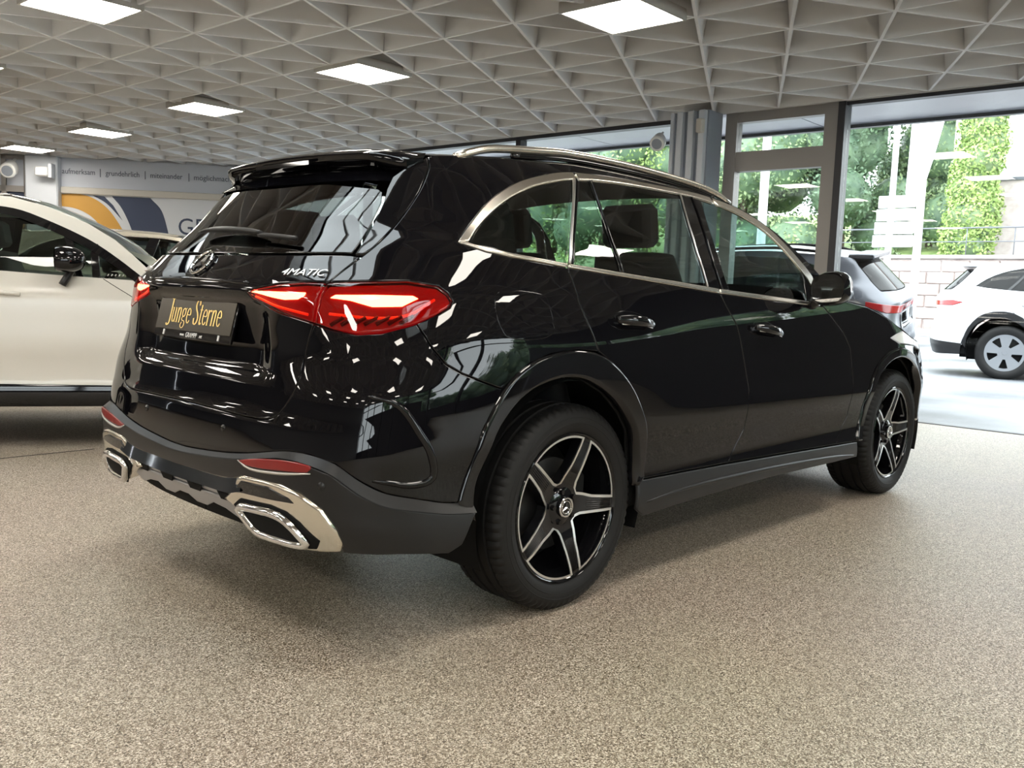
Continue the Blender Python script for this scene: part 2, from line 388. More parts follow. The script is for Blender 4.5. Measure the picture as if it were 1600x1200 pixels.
room = [fp(right_y-.3)[:2], fp(tf)[:2], tuple(wp(uf)[:2]), tuple(wl), (back_x, wl[1]), (back_x, right_y)]
tag(MB().prism(room, -.12, 0).build('floor', 'floor_resin'), kind='structure')
# joints of the floor
j = MB(); j.box((-3.4, 2.975, .0008), (6.6, .012, .0016)); tag(j.build('trim_1', 'frame_dark'), kind='structure')
th = MB(); fbox(th, -9., 2.2, .0, .05, -.01, .006); fbox(th, -9., 2.2, .07, .09, -.01, .004); tag(th.build('trim_2', 'frame_dark'), kind='structure')

# ------------------------------------------------------------------ coffered ceiling: triangular tubs between three sets of ribs
LA, LB, LO = np.array([.608, .341]), np.array([-.022, .722]), np.array([3.678, 1.064])
SKX, SKY, SKY_AT = 1.15, 1.45, ((-1.0, .25), (-1.0, 4.6), (-1.0, -4.1))
def coffer_mesh(depth=.27, rib=.011, top=.80):
    T = np.array([[0, 0], LA, LB]); c = T.mean(0); I = inset(T, rib); U = c+(I-c)*top
    V = [(*p, 0) for p in T]+[(*p, 0) for p in I]+[(*p, depth) for p in U]+[(*p, depth+.03) for p in T]
    F = []
    for i in range(3):
        k = (i+1) % 3
        F += [(i, 3+i, 3+k, k), (3+i, 6+i, 6+k, 3+k), (i, k, 9+k, 9+i)]
    F += [(6, 7, 8), (9, 11, 10)]
    return V, F
cV, cF = coffer_mesh()
cme = bpy.data.meshes.new('coffer'); cme.from_pydata(cV, [], [tuple(reversed(f)) for f in cF]); cme.update(); cme.materials.append(M['ceiling_paint'])
bm_ = bmesh.new(); bm_.from_mesh(cme); bmesh.ops.recalc_face_normals(bm_, faces=bm_.faces); bm_.to_mesh(cme); bm_.free()
ceil = empty('ceiling', (LO[0], LO[1], HC)); ceil['kind'] = 'structure'
RP = np.array(room); cells = []
for i in range(-46, 20):
    for k in range(-40, 40):
        o = LO+i*LA+k*LB
        for up in (0, 1):
            cen = o+(LA+LB)/3*(1 if up == 0 else 2)
            pos = o if up == 0 else o+LA+LB
            tri = [o, o+LA, o+LB] if up == 0 else [o+LA, o+LA+LB, o+LB]
            if not inside(RP, cen[None])[0]: continue
            if (cen-F0)@FN > -.05: continue
            if any(abs(cen[0]-x_) < SKX/2+.12 and abs(cen[1]-y_) < SKY/2+.12 for x_, y_ in SKY_AT): continue
            d = np.array([cen[0]-CAM_P[0], cen[1]-CAM_P[1], HC-CAM_P[2]]); dz = d@_f
            sx, sy = (d@_r)/max(dz, .01)*1412, (d@_u)/max(dz, .01)*1412
            vis = dz > .4 and abs(sx) < 880 and -200 < sy < 700
            cells.append((np.linalg.norm(d) if vis else 1e3+np.linalg.norm(d), up, pos))
cells.sort(key=lambda c: c[0])
rest = MB()
for n_, (d_, up, pos) in enumerate(cells):
    if n_ < 300 and d_ < 1e3:
        o = bpy.data.objects.new('coffer', cme); link(o, ceil); o.location = (pos[0]-LO[0], pos[1]-LO[1], 0); o.rotation_euler = (0, 0, math.pi*up)
    else:
        sg = -1 if up else 1; rest.add([(pos[0]-LO[0]+sg*x, pos[1]-LO[1]+sg*y, z) for x, y, z in cV], [tuple(reversed(f)) for f in cF])
ro = rest.build('coffer_field', 'ceiling_paint', ceil); ro['kind'] = 'stuff'

# roof with three rooflights over the aisle behind the car
sl_ = MB(); xs = (SKY_AT[0][0]-SKX/2, SKY_AT[0][0]+SKX/2); X0, X1, Y0, Y1 = -13.2, 6.6, -9.8, 26.
for a, b in ((X0, xs[0]), (xs[1], X1)): sl_.box(((a+b)/2, (Y0+Y1)/2, 3.50), (b-a, Y1-Y0, .14))
ys = [Y0]+[v for _, y_ in sorted(SKY_AT, key=lambda q: q[1]) for v in (y_-SKY/2, y_+SKY/2)]+[Y1]
for k in range(0, len(ys), 2): sl_.box((sum(xs)/2, (ys[k]+ys[k+1])/2, 3.50), (SKX, ys[k+1]-ys[k], .14))
tag(sl_.build('roof_slab', 'wall_plain'), kind='structure')
for i, (x_, y_) in enumerate(SKY_AT):
    kb_ = MB()
    for s in (-1, 1): kb_.box((x_+s*(SKX/2+.02), y_, 3.30), (.04, SKY+.08, .60)); kb_.box((x_, y_+s*(SKY/2+.02), 3.30), (SKX, .04, .60))
    for d in (-.30, .12): kb_.box((x_, y_+d, 3.56), (SKX, .05, .05))
    k_ = kb_.build('window_%d' % (6+i), 'white_plastic'); tag(k_, kind='structure'); MB().box((x_, y_, 3.60), (SKX+.04, SKY+.04, .012)).build('pane', 'pane_glass', k_)

# ------------------------------------------------------------------ square ceiling lamps in a regular grid
lamp0 = None
LAB = {(0, 0): 'square ceiling light panel above the black car at the top edge of the photo', (0, 1): 'square light panel hanging over the spoiler of the black car', (0, 2): 'third square light panel of the row running to the banner wall',
       (0, 3): 'fourth square light panel of the row running to the banner wall', (0, 4): 'last square light panel, nearest the banner wall', (1, 1): 'square light panel at the top corner above the white car'}
def lamp(x, y, key):
    global lamp0
    lab = LAB.get(key, 'square ceiling light panel of the rows behind the camera')
    if lamp0 is None:
        r = empty('ceiling_light', (x, y, 2.975), math.radians(2), lab, 'ceiling light', 'square light panels in the coffered ceiling'); lamp0 = r
        b = MB(); h = .31
        for s in (-1, 1): b.box((s*(h-.008), 0, .03), (.016, .62, .075)); b.box((0, s*(h-.008), .03), (.59, .016, .075))
        b.box((0, 0, .062), (.62, .62, .012)); b.build('lamp_housing', 'lamp_frame', r)
        MB().box((0, 0, .0), (.585, .585, .008)).build('diffuser', 'lamp_diffuser', r)
        return r
    r = copy_tree(lamp0); r.location = (x, y, 2.975); r['label'] = lab; return r
for a in range(0, 6):
    for k in range(-3, 5):
        x, y = 2.68-2.45*a, 1.05+2.9*k
        if (a, k) == (0, 4): y -= .15
        if inside(RP, np.array([[x, y]]))[0] and y > -8.5: lamp(x, y, (a, k))

# ------------------------------------------------------------------ banner wall
bw = MB(); wbox(bw, far_u, uf+.4, -.2, -.02, 0, 3.4); tag(bw.build('wall_left', 'wall_white'), kind='structure')
hd = MB(); wbox(hd, -.02, 3.3, -.0199, .05, 2.52, 2.995); bn = hd.build('banner_strip', 'banner'); tag(bn, 'pale grey strip with four German words under the ceiling of the far wall', 'banner')
ld = MB(); wbox(ld, -.02, 3.3, -.02, .10, 2.41, 2.52, .01); tag(ld.build('trim_3', 'ledge'), kind='structure')
lw = MB(); wbox(lw, -.02, 3.3, -.02, .03, .0, 2.41); lg = lw.build('logo_wall', 'wall_white'); tag(lg, 'white wall panel with orange and navy swooshes and a dealer name', 'sign')
def fit_text(name, body, u0, u1, z, size, m, parent, n):
    o = text_obj(name, body, size, m, Matrix.Identity(4), parent, .002); xs = [v.co.x for v in o.data.vertices]; w_ = max(xs)-min(xs)
    o.data.transform(Matrix.Diagonal(((u1-u0)/w_, 1, 1, 1))); xs = [v.co.x for v in o.data.vertices]; o.data.transform(Matrix.Translation((-(min(xs)+max(xs))/2, 0, 0))); o.data.transform(wmx((u0+u1)/2, z, n)); return o
for wd, a, b in (('aufmerksam', .0, .52), ('grundehrlich', .69, 1.23), ('miteinander', 1.41, 1.93), ('möglichmacher', 2.12, 2.84)):
    fit_text('banner_word', wd, a, b, 2.775, .125, 'text_print', bn, .053)
for u in (.605, 1.325, 2.035): fit_text('word_divider', '|', u-.006, u+.006, 2.785, .15, 'text_print', bn, .053)
def wshape(name, pts, m, n):
    A = [wp(u, n, z) for u, z in pts]; B = [wp(u, n-.012, z) for u, z in pts]; k = len(A)
    return mesh_obj(name, A+B, [tuple(range(k))]+[(i, k+i, k+(i+1) % k, (i+1) % k) for i in range(k)], m, lg)
def tess(name, pts, m, n):
    P = np.array(pts); P = P if area(P) > 0 else P[::-1]; k = len(P); v, e, f, *_ = delaunay_2d_cdt([Vector(p) for p in P], [(i, (i+1) % k) for i in range(k)], [], 1, 1e-6)
    return mesh_obj(name, [wp(q.x, n, q.y) for q in v], [tuple(q) for q in f], m, lg)
def cv(p): return [tuple(q) for q in spl(p, .05)]
tess('orange_swoosh', cv([(-.02, 2.40), (.27, 2.41), (.51, 2.34), (.74, 2.16), (.96, 1.82), (1.03, 1.60)])+cv([(.70, 1.60), (.63, 1.84), (.43, 2.06), (.20, 2.17), (-.02, 2.20)]), 'orange_print', .034)
tess('navy_swoosh', cv([(.78, 2.40), (.94, 2.20), (1.09, 1.86), (1.13, 1.6)])+cv([(1.73, 1.6), (1.68, 1.87), (1.58, 2.20), (1.40, 2.40)]), 'navy_print', .034)
tess('navy_sliver', cv([(.47, 2.40), (.70, 2.27), (.95, 2.00)])+cv([(.80, 2.25), (.66, 2.39)]), 'navy_print', .034)
text_obj('dealer_name', 'GRAMPP', .40, 'navy_print', wmx(1.84, 1.93, .034), lg, .002, .95, align='LEFT')
cl_ = MB(); wbox(cl_, -.53, -.02, .0, .22, 0, 3.0, .02); tag(cl_.build('column_left', 'column_grey'), kind='structure')
lf = MB()
for u0, u1, z0, z1 in ((-.60, -.53, 0, 3.), (-.95, -.88, 0, 3.), (-.95, -.53, 2.40, 2.50), (-.95, -.53, 2.93, 3.0), (-3.2, -.95, 2.40, 2.50)): wbox(lf, u0, u1, -.02, .06, z0, z1)
tag(lf.build('window_1', 'frame_grey'), kind='structure')
wq = MB(); wbox(wq, -3.2, -.55, -.02, .015, 2.5, 2.93); tag(wq.build('trim_4', 'banner'), kind='structure')
wq = MB(); wbox(wq, -3.2, -.55, -.0199, .01, 1.2, 2.40); o_ = wq.build('poster', 'navy_print'); tag(o_, 'navy printed panel with pale swoosh beyond the pale column', 'poster')
mesh_obj('pale_swoosh', [wp(u, .016, z) for u, z in ((-.95, 2.0), (-.55, 2.30), (-.55, 2.16), (-.95, 1.80))], [(0, 1, 2, 3)], 'banner', o_)
mesh_obj('orange_swoosh', [wp(u, .016, z) for u, z in ((-.95, 1.8), (-.55, 2.16), (-.55, 1.9), (-.95, 1.5))], [(0, 1, 2, 3)], 'orange_print', o_)
# other walls of the hall (behind and to the right of the camera): plain end wall and a glazed side
b = MB(); b.box((back_x-.1, (right_y+wl[1])/2, 1.7), (.2, wl[1]-right_y, 3.4)); tag(b.build('wall_back', 'wall_plain'), kind='structure')
b = MB(); b.box((3.8, right_y-.05, .25), (5.6, .1, .5)); b.box(((back_x+1)/2, right_y-.05, .75), (1-back_x, .1, 1.5)); b.box(((back_x+6.6)/2, right_y-.05, 3.2), (6.6-back_x, .1, .45)); tag(b.build('wall_right', 'wall_dark'), kind='structure')
rf_ = MB()
for x in np.arange(back_x+.3, 6.5, 2.4): rf_.box((x, right_y, 1.7), (.14, .16, 3.4))
rf_.box(((back_x+6.6)/2, right_y, 2.35), (6.6-back_x, .1, .1)); tag(rf_.build('window_2', 'frame_dark'), kind='structure')
MBg = MB().box(((back_x+6.6)/2, right_y-.03, 1.75), (6.6-back_x, .012, 2.5)); tag(MBg.build('window_3', 'pane_glass'), kind='structure')

# ------------------------------------------------------------------ glazed front of the hall
fr = MB()
fbox(fr, 1.10, 1.235, -.04, .08, 0, 3.0); fbox(fr, 2.17, 2.30, -.04, .08, 0, 3.0); fbox(fr, 1.235, 2.17, -.03, .07, 2.40, 2.60); fbox(fr, 1.235, 2.17, -.03, .07, 2.90, 3.0); fbox(fr, 1.235, 2.17, -.03, .07, 0, .12)
d1 = fr.build('door_1', 'frame_grey'); tag(d1, kind='structure')
fbox(MB(), 0, 0, 0, 0, 0, 0)
q_ = MB(); fbox(q_, 1.235, 2.17, .015, .025, 2.6, 2.9); q_.build('pane', 'pane_glass', d1)
q_ = MB(); fbox(q_, 1.235, 2.17, .015, .025, .12, 2.4); q_.build('pane', 'pane_glass', d1)
q_ = MB(); fbox(q_, 1.03, 1.10, -.05, .10, 0, 3.0); tag(q_.build('trim_5', 'frame_dark'), kind='structure')
wn = MB()
for t in (5.2, 8.2, 11.2): fbox(wn, t-.04, t+.04, -.04, .08, 0, 3.0)
fbox(wn, 2.9, 12.2, -.04, .08, 2.955, 3.0); fbox(wn, 2.9, 12.2, -.04, .08, 0, .12); w3 = wn.build('window_4', 'frame_dark'); tag(w3, kind='structure')
for t0, t1 in ((2.9, 5.16), (5.24, 8.16), (8.24, 11.16), (11.24, 12.2)): q_ = MB(); fbox(q_, t0, t1, .015, .025, .12, 2.955); q_.build('pane', 'pane_glass', w3)
wn = MB()
for t in (-2.4, -5.6): fbox(wn, t-.04, t+.04, -.04, .08, 0, 3.0)
fbox(wn, -9.5, 1.03, -.02, .08, 2.965, 3.0); w5 = wn.build('window_5', 'frame_dark'); tag(w5, kind='structure')
pw = MB(); fbox(pw, -9.5, -2.44, -.04, .08, 0, 1.75); fbox(pw, -9.5, -2.44, -.04, .08, 2.05, 3.0); tag(pw.build('wall_front', 'wall_dark'), kind='structure')  # unseen wall, its slot shaped to narrow the bright reflection in the doors
for t0, t1, z0 in ((-2.36, 1.03, .006), (-5.56, -2.44, 1.75), (-9.4, -5.64, 1.75)): q_ = MB(); fbox(q_, t0, t1, .03, .04, z0, 2.965 if z0 < 1 else 2.05); q_.build('pane', 'pane_glass', w5)
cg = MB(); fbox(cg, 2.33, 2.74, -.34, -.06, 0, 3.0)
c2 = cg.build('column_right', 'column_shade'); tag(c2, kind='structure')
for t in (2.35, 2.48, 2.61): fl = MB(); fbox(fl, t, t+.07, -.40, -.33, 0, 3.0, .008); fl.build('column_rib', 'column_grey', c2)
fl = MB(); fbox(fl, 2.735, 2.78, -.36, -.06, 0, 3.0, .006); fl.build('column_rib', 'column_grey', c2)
up_ = MB(); fbox(up_, -9.6, 12.3, -.03, .12, 3.0, 3.45); tag(up_.build('trim_6', 'ceiling_paint'), kind='structure')
# canopy outside
cp = MB(); fbox(cp, -9.5, 12.9, .12, 1.28, 3.055, 3.07); cpo = tag(cp.build('roof_canopy', 'frame_dark'), kind='structure')
for k in range(8): cp = MB(); fbox(cp, -9.4+2.8*k, -6.615+2.8*k, .12, 1.28, 3.02, 3.055); cp.build('soffit_panel', 'soffit', cpo)
cp = MB(); fbox(cp, -9.6, 13, 1.28, 1.36, 2.985, 3.4); fbox(cp, -9.6, 13, .1, 1.36, 3.07, 3.4); tag(cp.build('trim_7', 'frame_dark'), kind='structure')

# small fittings on the columns
def speaker(loc, rz, tilt, lab, sc=1.):
    r = empty('speaker', loc, rz, lab, 'speaker'); r.scale = (sc, sc, sc)
    b = MB(); n = 20; V = []
    for k in range(n):
        t = 2*math.pi*k/n; V += [(.10, .085*math.cos(t), .085*math.sin(t)), (.085, .10*math.cos(t), .10*math.sin(t)), (-.06, .085*math.cos(t), .11*math.sin(t)), (-.13, .05*math.cos(t), .07*math.sin(t))]
    b.add(V, [(4*k+i, 4*((k+1) % n)+i, 4*((k+1) % n)+i+1, 4*k+i+1) for k in range(n) for i in range(3)]+[tuple(4*k for k in range(n)), tuple(4*k+3 for k in reversed(range(n)))])
    o = b.build('speaker_body', 'white_plastic', r, auto=40); o.rotation_euler = (0, tilt, 0)
    g = MB().lathe([(.101, 0), (.101, .07)], 20, 'x').build('grille', 'column_shade', r); g.rotation_euler = (0, tilt, 0)
    MB().tube([(-.08, 0, .05), (-.12, 0, .12), (-.18, 0, .15)], .018, 8).build('bracket', 'white_plastic', r, True)
    return r
speaker(fp(2.86, -.44, 2.70), math.pi+FRZ+.3, .4, 'white round speaker on the fluted column beside the glazed door', .8)
bx = MB(); fbox(bx, 2.345, 2.415, -.46, -.385, 2.76, 2.90, .01); tag(bx.build('sensor_box', 'ledge'), 'small beige box high on the fluted column by the door', 'sensor')
speaker(wp(-.72, .30, 2.74), WA-math.pi/2, .35, 'white speaker left of the pale column on the banner wall', 1.25)
r_ = empty('projector', wp(-.20, .34, 2.72), WA, 'small white projector mounted on the pale column under the ceiling', 'projector')
MB().box((0, 0, 0), (.20, .20, .15), bev=.02).build('projector_body', 'white_plastic', r_, auto=40); MB().box((.12, .02, .02), (.06, .16, .24), bev=.01).build('mount_plate', 'column_grey', r_, auto=40)

# ------------------------------------------------------------------ wheels
def arc(r, a0, a1, n): return [(r*math.cos(t), r*math.sin(t)) for t in np.linspace(a0, a1, n)]
def poly_plate(mb, loops, yfun, depth):
    """flat plate in the x/z plane with holes (loops[0] outer ccw, others holes), front at y=yfun(r), walls going back by depth"""
    pts = []; edges = []
    for L in loops:
        k = len(pts); pts += [Vector(p) for p in L]; edges += [(k+i, k+(i+1) % len(L)) for i in range(len(L))]
    v, e, f, *_ = delaunay_2d_cdt(pts, edges, [], 1, 1e-6)
    hol = [np.array(L) for L in loops[1:]]
    V = [(q.x, yfun(q.length), q.y) for q in v]; F = []
    for q in f:
        c = np.mean([[v[i].x, v[i].y] for i in q], 0)[None]
        if any(inside(h, c)[0] for h in hol): continue
        F.append(tuple(q))
    mb.add(V, F)
    for L in loops:
        n = len(L); A = [(x, yfun(math.hypot(x, z)), z) for x, z in L]; B = [(x, yfun(math.hypot(x, z))+depth, z) for x, z in L]
        mb.add(A+B, [(i, (i+1) % n, n+(i+1) % n, n+i) for i in range(n)])
def star_wheel(R=.3645, rr=.262, rot=-4., hub_y=0.):
    """wheel of the black car; outer face looks to -y, axle at the origin; tyre width .25"""
    rim = MB()
    def yf(r): return -.118+.030*max(0, min(1, (.235-r)/.16))**1.5
    th = [math.radians(rot+72*k) for k in range(5)]; wins = []
    for k in range(5):
        c = th[k]+math.radians(36)
        def e(r, hw): return math.radians(36)-math.asin(min(.99, hw/r))
        R1 = .247
        a1 = e(R1, .0285)
        L = arc(R1, c-a1, c+a1, 14)+[(.165*math.cos(c+e(.165, .032)), .165*math.sin(c+e(.165, .032)))]+[(.105*math.cos(c+e(.105, .036)), .105*math.sin(c+e(.105, .036)))]
        L += [(.088*math.cos(c+.10), .088*math.sin(c+.10)), (.086*math.cos(c-.06), .086*math.sin(c-.06)), (.112*math.cos(c-e(.112, .043)), .112*math.sin(c-e(.112, .043))), (.150*math.cos(c-e(.150, .034)), .150*math.sin(c-e(.150, .034)))]
        wins.append(L)
    poly_plate(rim, [arc(.256, 0, 2*math.pi*71/72, 72)]+wins, yf, .04)
    rim.lathe([(-.124, .266), (-.127, .262), (-.124, .257), (-.112, .250), (-.05, .232), (.05, .225), (.11, .245), (.115, .262)], 72)
    rim.lathe([(-.100, .0), (-.100, .05), (-.09, .07), (-.06, .08)], 40)
    o = rim.build('wheel', 'gloss_black', None, auto=32)
    ed = MB()
    for L in wins:
        A = np.array(dens(L, .008)); 
        if area(A) < 0: A = A[::-1]
        B = inset(A, -.0095); n = len(A)
        a = [(x, yf(math.hypot(x, z))-.0012, z) for x, z in A]; b = [(x, yf(math.hypot(x, z))-.0012, z) for x, z in B]; c = [(x, yf(math.hypot(x, z))+.004, z) for x, z in A]; d = [(x, yf(math.hypot(x, z))+.003, z) for x, z in B]
        ed.add(a+b+c+d, [q for i in range(n) for j in [(i+1) % n] for q in ((i, j, n+j, n+i), (i, 2*n+i, 2*n+j, j), (n+i, n+j, 3*n+j, 3*n+i))])
    ed.build('machined_edge', 'machined', o, auto=40)
    for t in th:
        gr = MB()
        for k in (-2, -1, 0, 1, 2):
            d = np.array([math.cos(t), math.sin(t)]); nrm = np.array([-d[1], d[0]])*k*.0075
            P = [(d[0]*r+nrm[0], yf(r)-.0008, d[1]*r+nrm[1]) for r in np.linspace(.125, .243, 6)]; gr.tube(P, .0018, 5)
        gr.build('spoke_rib', 'gloss_black', o, True)
    cap = MB().lathe([(-.112, .0), (-.1125, .030), (-.110, .036), (-.10, .037)], 40).build('hub_cap', 'gloss_black', o, auto=40)
    st = MB(); st.lathe([(-.1125, .0285), (-.1150, .030), (-.1150, .0345), (-.1125, .0365)], 40)
    st.lathe([(-.113, .0205), (-.1145, .0215), (-.1145, .0235), (-.113, .0245)], 40)
    for k in range(3):
        t = math.radians(90+120*k); d = np.array([math.cos(t), math.sin(t)]); nn = np.array([-d[1], d[0]])
        A = [d*.021, nn*.0042, -nn*.0042]; st.add([(A[0][0], -.1135, A[0][1]), (A[1][0], -.1135, A[1][1]), (A[2][0], -.1135, A[2][1]), (0, -.1165, 0)], [(0, 1, 3), (0, 3, 2), (1, 2, 3)])
    st.build('hub_star', 'chrome', o, auto=40)
    br = MB().lathe([(-.03, .06), (-.03, .165), (-.005, .165), (-.005, .06)], 48); br.build('brake_disc', 'disc_dark', o, auto=40)
    MB().box((.13, -.035, .02), (.07, .05, .15), bev=.01).build('brake_caliper', 'matte_black', o)
    MB().lathe([(.06, .0), (.06, .225)], 32).build('wheel_back', 'matte_black', o)
    for k in range(5):
        t = math.radians(rot+36+72*k); MB().lathe([(-.108, .0), (-.108, .009), (-.09, .010)], 6, c=(.056*math.cos(t), 0, .056*math.sin(t))).build('wheel_bolt', 'gloss_black', o)
    # tyre with shoulder cuts and four grooves
    prof = [(-.112, .258), (-.122, .266), (-.130, .285), (-.134, .305), (-.132, .328), (-.126, .345), (-.116, R-.010), (-.104, R-.003)]
    tread = [(-.082, R), (-.080, R), (-.078, R-.008), (-.070, R-.008), (-.068, R), (-.036, R), (-.034, R-.008), (-.024, R-.008), (-.022, R)]
    full = prof+tread; full = full+[(-a, r) for a, r in reversed(full)]
    n = 216; V = []; m = len(full)
    for k in range(n):
        t = 2*math.pi*k/n
        for i, (a, r) in enumerate(full):
            if k % 3 == 0 and abs(a) > .079 and r > R-.024: r = r-.006
            V.append((r*math.cos(t), a, r*math.sin(t)))
    F = [(k*m+i, k*m+i+1, ((k+1) % n)*m+i+1, ((k+1) % n)*m+i) for k in range(n) for i in range(m-1)]
    ty = mesh_obj('tyre', V, F, 'rubber', o, True); ty.data.set_sharp_from_angle(angle=math.radians(38))
    rib = MB().lathe([(-.1335, .298), (-.1352, .300), (-.1335, .302)], 72); rib.lathe([(-.1335, .318), (-.1350, .320), (-.1330, .322)], 72)
    rib.build('sidewall_ring', 'rubber', o, True)
    return o
def simple_wheel(R=.36, rr=.24, face='machined', nsp=5, dark='gloss_black', holes=.5):
    o = MB().lathe([(-.112, rr), (-.13, rr+.03), (-.132, R-.05), (-.118, R-.012), (-.09, R), (.09, R), (.118, R-.012), (.13, R-.06), (.112, rr)], 64).build('wheel', 'rubber', None, True)
    p = MB(); wins = []
    for k in range(nsp):
        c = 2*math.pi*(k+.5)/nsp+.3; h = holes*math.pi/nsp
        wins.append(arc(rr*.86, c-h, c+h, 8)+arc(rr*.36, c+h*.6, c-h*.6, 4))
    poly_plate(p, [arc(rr, 0, 2*math.pi*47/48, 48)]+wins, lambda r: -.112+.02*max(0, 1-r/rr), .03)
    p.build('rim', face, o, auto=35)
    MB().lathe([(-.05, 0), (-.05, rr)], 32).build('rim_back', dark, o)
    MB().lathe([(-.104, 0), (-.104, .03), (-.09, .034)], 20).build('hub_cap', face, o)
    return o

# ------------------------------------------------------------------ outlines on the body (s, z), measured in metres
TG = [(0.824, 1.538), (.846, 1.499), (.838, 1.414), (.803, 1.306), (.768, 1.225), (.711, 1.14), (.681, 1.092), (.657, 1.027), (.631, .97), (.611, .913), (.59, .819), (.544, .739), (.499, .708), (.406, .700), (.2, .704), (0, .706)]
TLo = [(.695, 1.117), (.782, 1.124), (.932, 1.131), (1.042, 1.119), (1.083, 1.098), (1.100, 1.075), (1.085, 1.056), (1.04, 1.035), (.965, 1.008), (.857, .980), (.783, .974), (.70, .985), (.645, .998)]
TLi = [(.690, 1.117), (.611, 1.118), (.50, 1.108), (.353, 1.082), (.379, 1.054), (.511, 1.021), (.640, .998)]
RE = [(.85, 1.545), (1.0, 1.560), (1.2, 1.576), (1.5, 1.590), (1.8, 1.598), (2.1, 1.602), (2.4, 1.600), (2.75, 1.583), (3.01, 1.552), (3.2, 1.503), (3.35, 1.425), (3.5, 1.31), (3.62, 1.205), (3.72, 1.12)]
CO = [(1.033, 1.257), (1.036, 1.268), (1.053, 1.315), (1.086, 1.377), (1.129, 1.423), (1.196, 1.467), (1.281, 1.500), (1.416, 1.529), (1.55, 1.546), (1.736, 1.556), (2.13, 1.565), (2.385, 1.568), (2.735, 1.565), (2.914, 1.552), (3.102, 1.520), (3.259, 1.460), (3.349, 1.388), (3.43, 1.302), (3.51, 1.205), (3.60, 1.090)]
CI = [(1.071, 1.259), (1.085, 1.304), (1.12, 1.357), (1.178, 1.409), (1.251, 1.448), (1.346, 1.481), (1.502, 1.508), (1.685, 1.525), (2.098, 1.540), (2.356, 1.544), (2.698, 1.540), (2.876, 1.526), (3.056, 1.494), (3.213, 1.434), (3.30, 1.365), (3.40, 1.250), (3.47, 1.165), (3.515, 1.108)]
BO = [(1.033, 1.257), (1.156, 1.232), (1.272, 1.219), (1.548, 1.198), (1.826, 1.181), (2.036, 1.168), (2.294, 1.150), (2.618, 1.127), (2.989, 1.107), (3.448, 1.085), (3.60, 1.080)]
BI = [(1.071, 1.255), (1.268, 1.231), (1.545, 1.211), (1.829, 1.196), (2.042, 1.183), (2.304, 1.168), (2.627, 1.145), (2.998, 1.126), (3.412, 1.105), (3.515, 1.102)]
RDG = [(1.582, 1.200), (1.60, 1.174), (1.625, 1.149), (1.659, 1.103), (1.694, 1.005), (1.739, .913)]
BG = [(.965, 1.008), (1.009, .937), (1.054, .889), (1.114, .86), (1.197, .832), (1.272, .808)]
AR = [(1.150, .463), (1.202, .602), (1.222, .686), (1.252, .762), (1.306, .836), (1.381, .884), (1.483, .912), (1.613, .922), (1.745, .902), (1.857, .849), (1.958, .775), (2.039, .678), (2.089, .564), (2.088, .425)]
ARi = [(1.20, .40), (1.218, .51), (1.252, .603), (1.285, .688), (1.329, .752), (1.399, .800), (1.497, .828), (1.594, .832), (1.703, .812), (1.832, .757), (1.935, .687), (2.009, .597), (2.042, .497), (2.046, .40)]
BGAP = [(2.616, 1.127), (2.653, 1.077), (2.727, .993), (2.781, .856), (2.832, .715), (2.829, .546), (2.712, .41)]
FG = [(3.56, 1.082), (3.61, 1.049), (3.76, .953), (3.846, .871), (3.895, .686), (3.88, .519), (3.757, .383)]
FA = [(4.002, .376), (4.046, .506), (4.077, .614), (4.13, .715), (4.216, .795), (4.348, .845), (4.524, .862), (4.70, .835), (4.83, .775), (4.93, .69), (4.985, .60), (5.02, .50), (5.03, .40)]
FAi = [(4.062, .37), (4.103, .502), (4.153, .631), (4.222, .721), (4.349, .785), (4.504, .806), (4.662, .780), (4.79, .72), (4.88, .63), (4.935, .53), (4.955, .42)]
FE = [(3.60, 1.13), (3.72, 1.122), (3.814, 1.113), (4.075, 1.084), (4.324, 1.030), (4.50, .985), (4.62, .962), (4.80, .915), (5.0, .885), (5.3, .86), (5.6, .845), (SMAX, .84)]
CT = [(1.205, .461), (1.10, .474), (1.013, .497), (.919, .522), (.847, .558), (.768, .606), (.68, .624), (.60, .624), (.524, .612), (.42, .592), (.29, .575), (.086, .560), (0, .558)]
CL = [(1.198, .432), (1.10, .443), (1.008, .465), (.915, .490), (.847, .527), (.771, .580), (.684, .602), (.60, .605), (.527, .595), (.42, .578), (.291, .563), (.086, .549), (0, .547)]
def E3(c, fn=None, off=0.): C = np.asarray(c, float); return SP(C[:, 0], C[:, 1], off, fn)
def rev(c): return list(reversed(list(map(tuple, c))))
def scut(curve, s0, s1):
    C = np.asarray(curve, float); z0, z1 = np.interp([s0, s1], C[:, 0], C[:, 1]); m = (C[:, 0] > s0+1e-6) & (C[:, 0] < s1-1e-6)
    return [(s0, z0)]+[tuple(q) for q in C[m]]+[(s1, z1)]
def zat(curve, s): C = np.asarray(curve); return float(np.interp(s, C[:, 0], C[:, 1]))
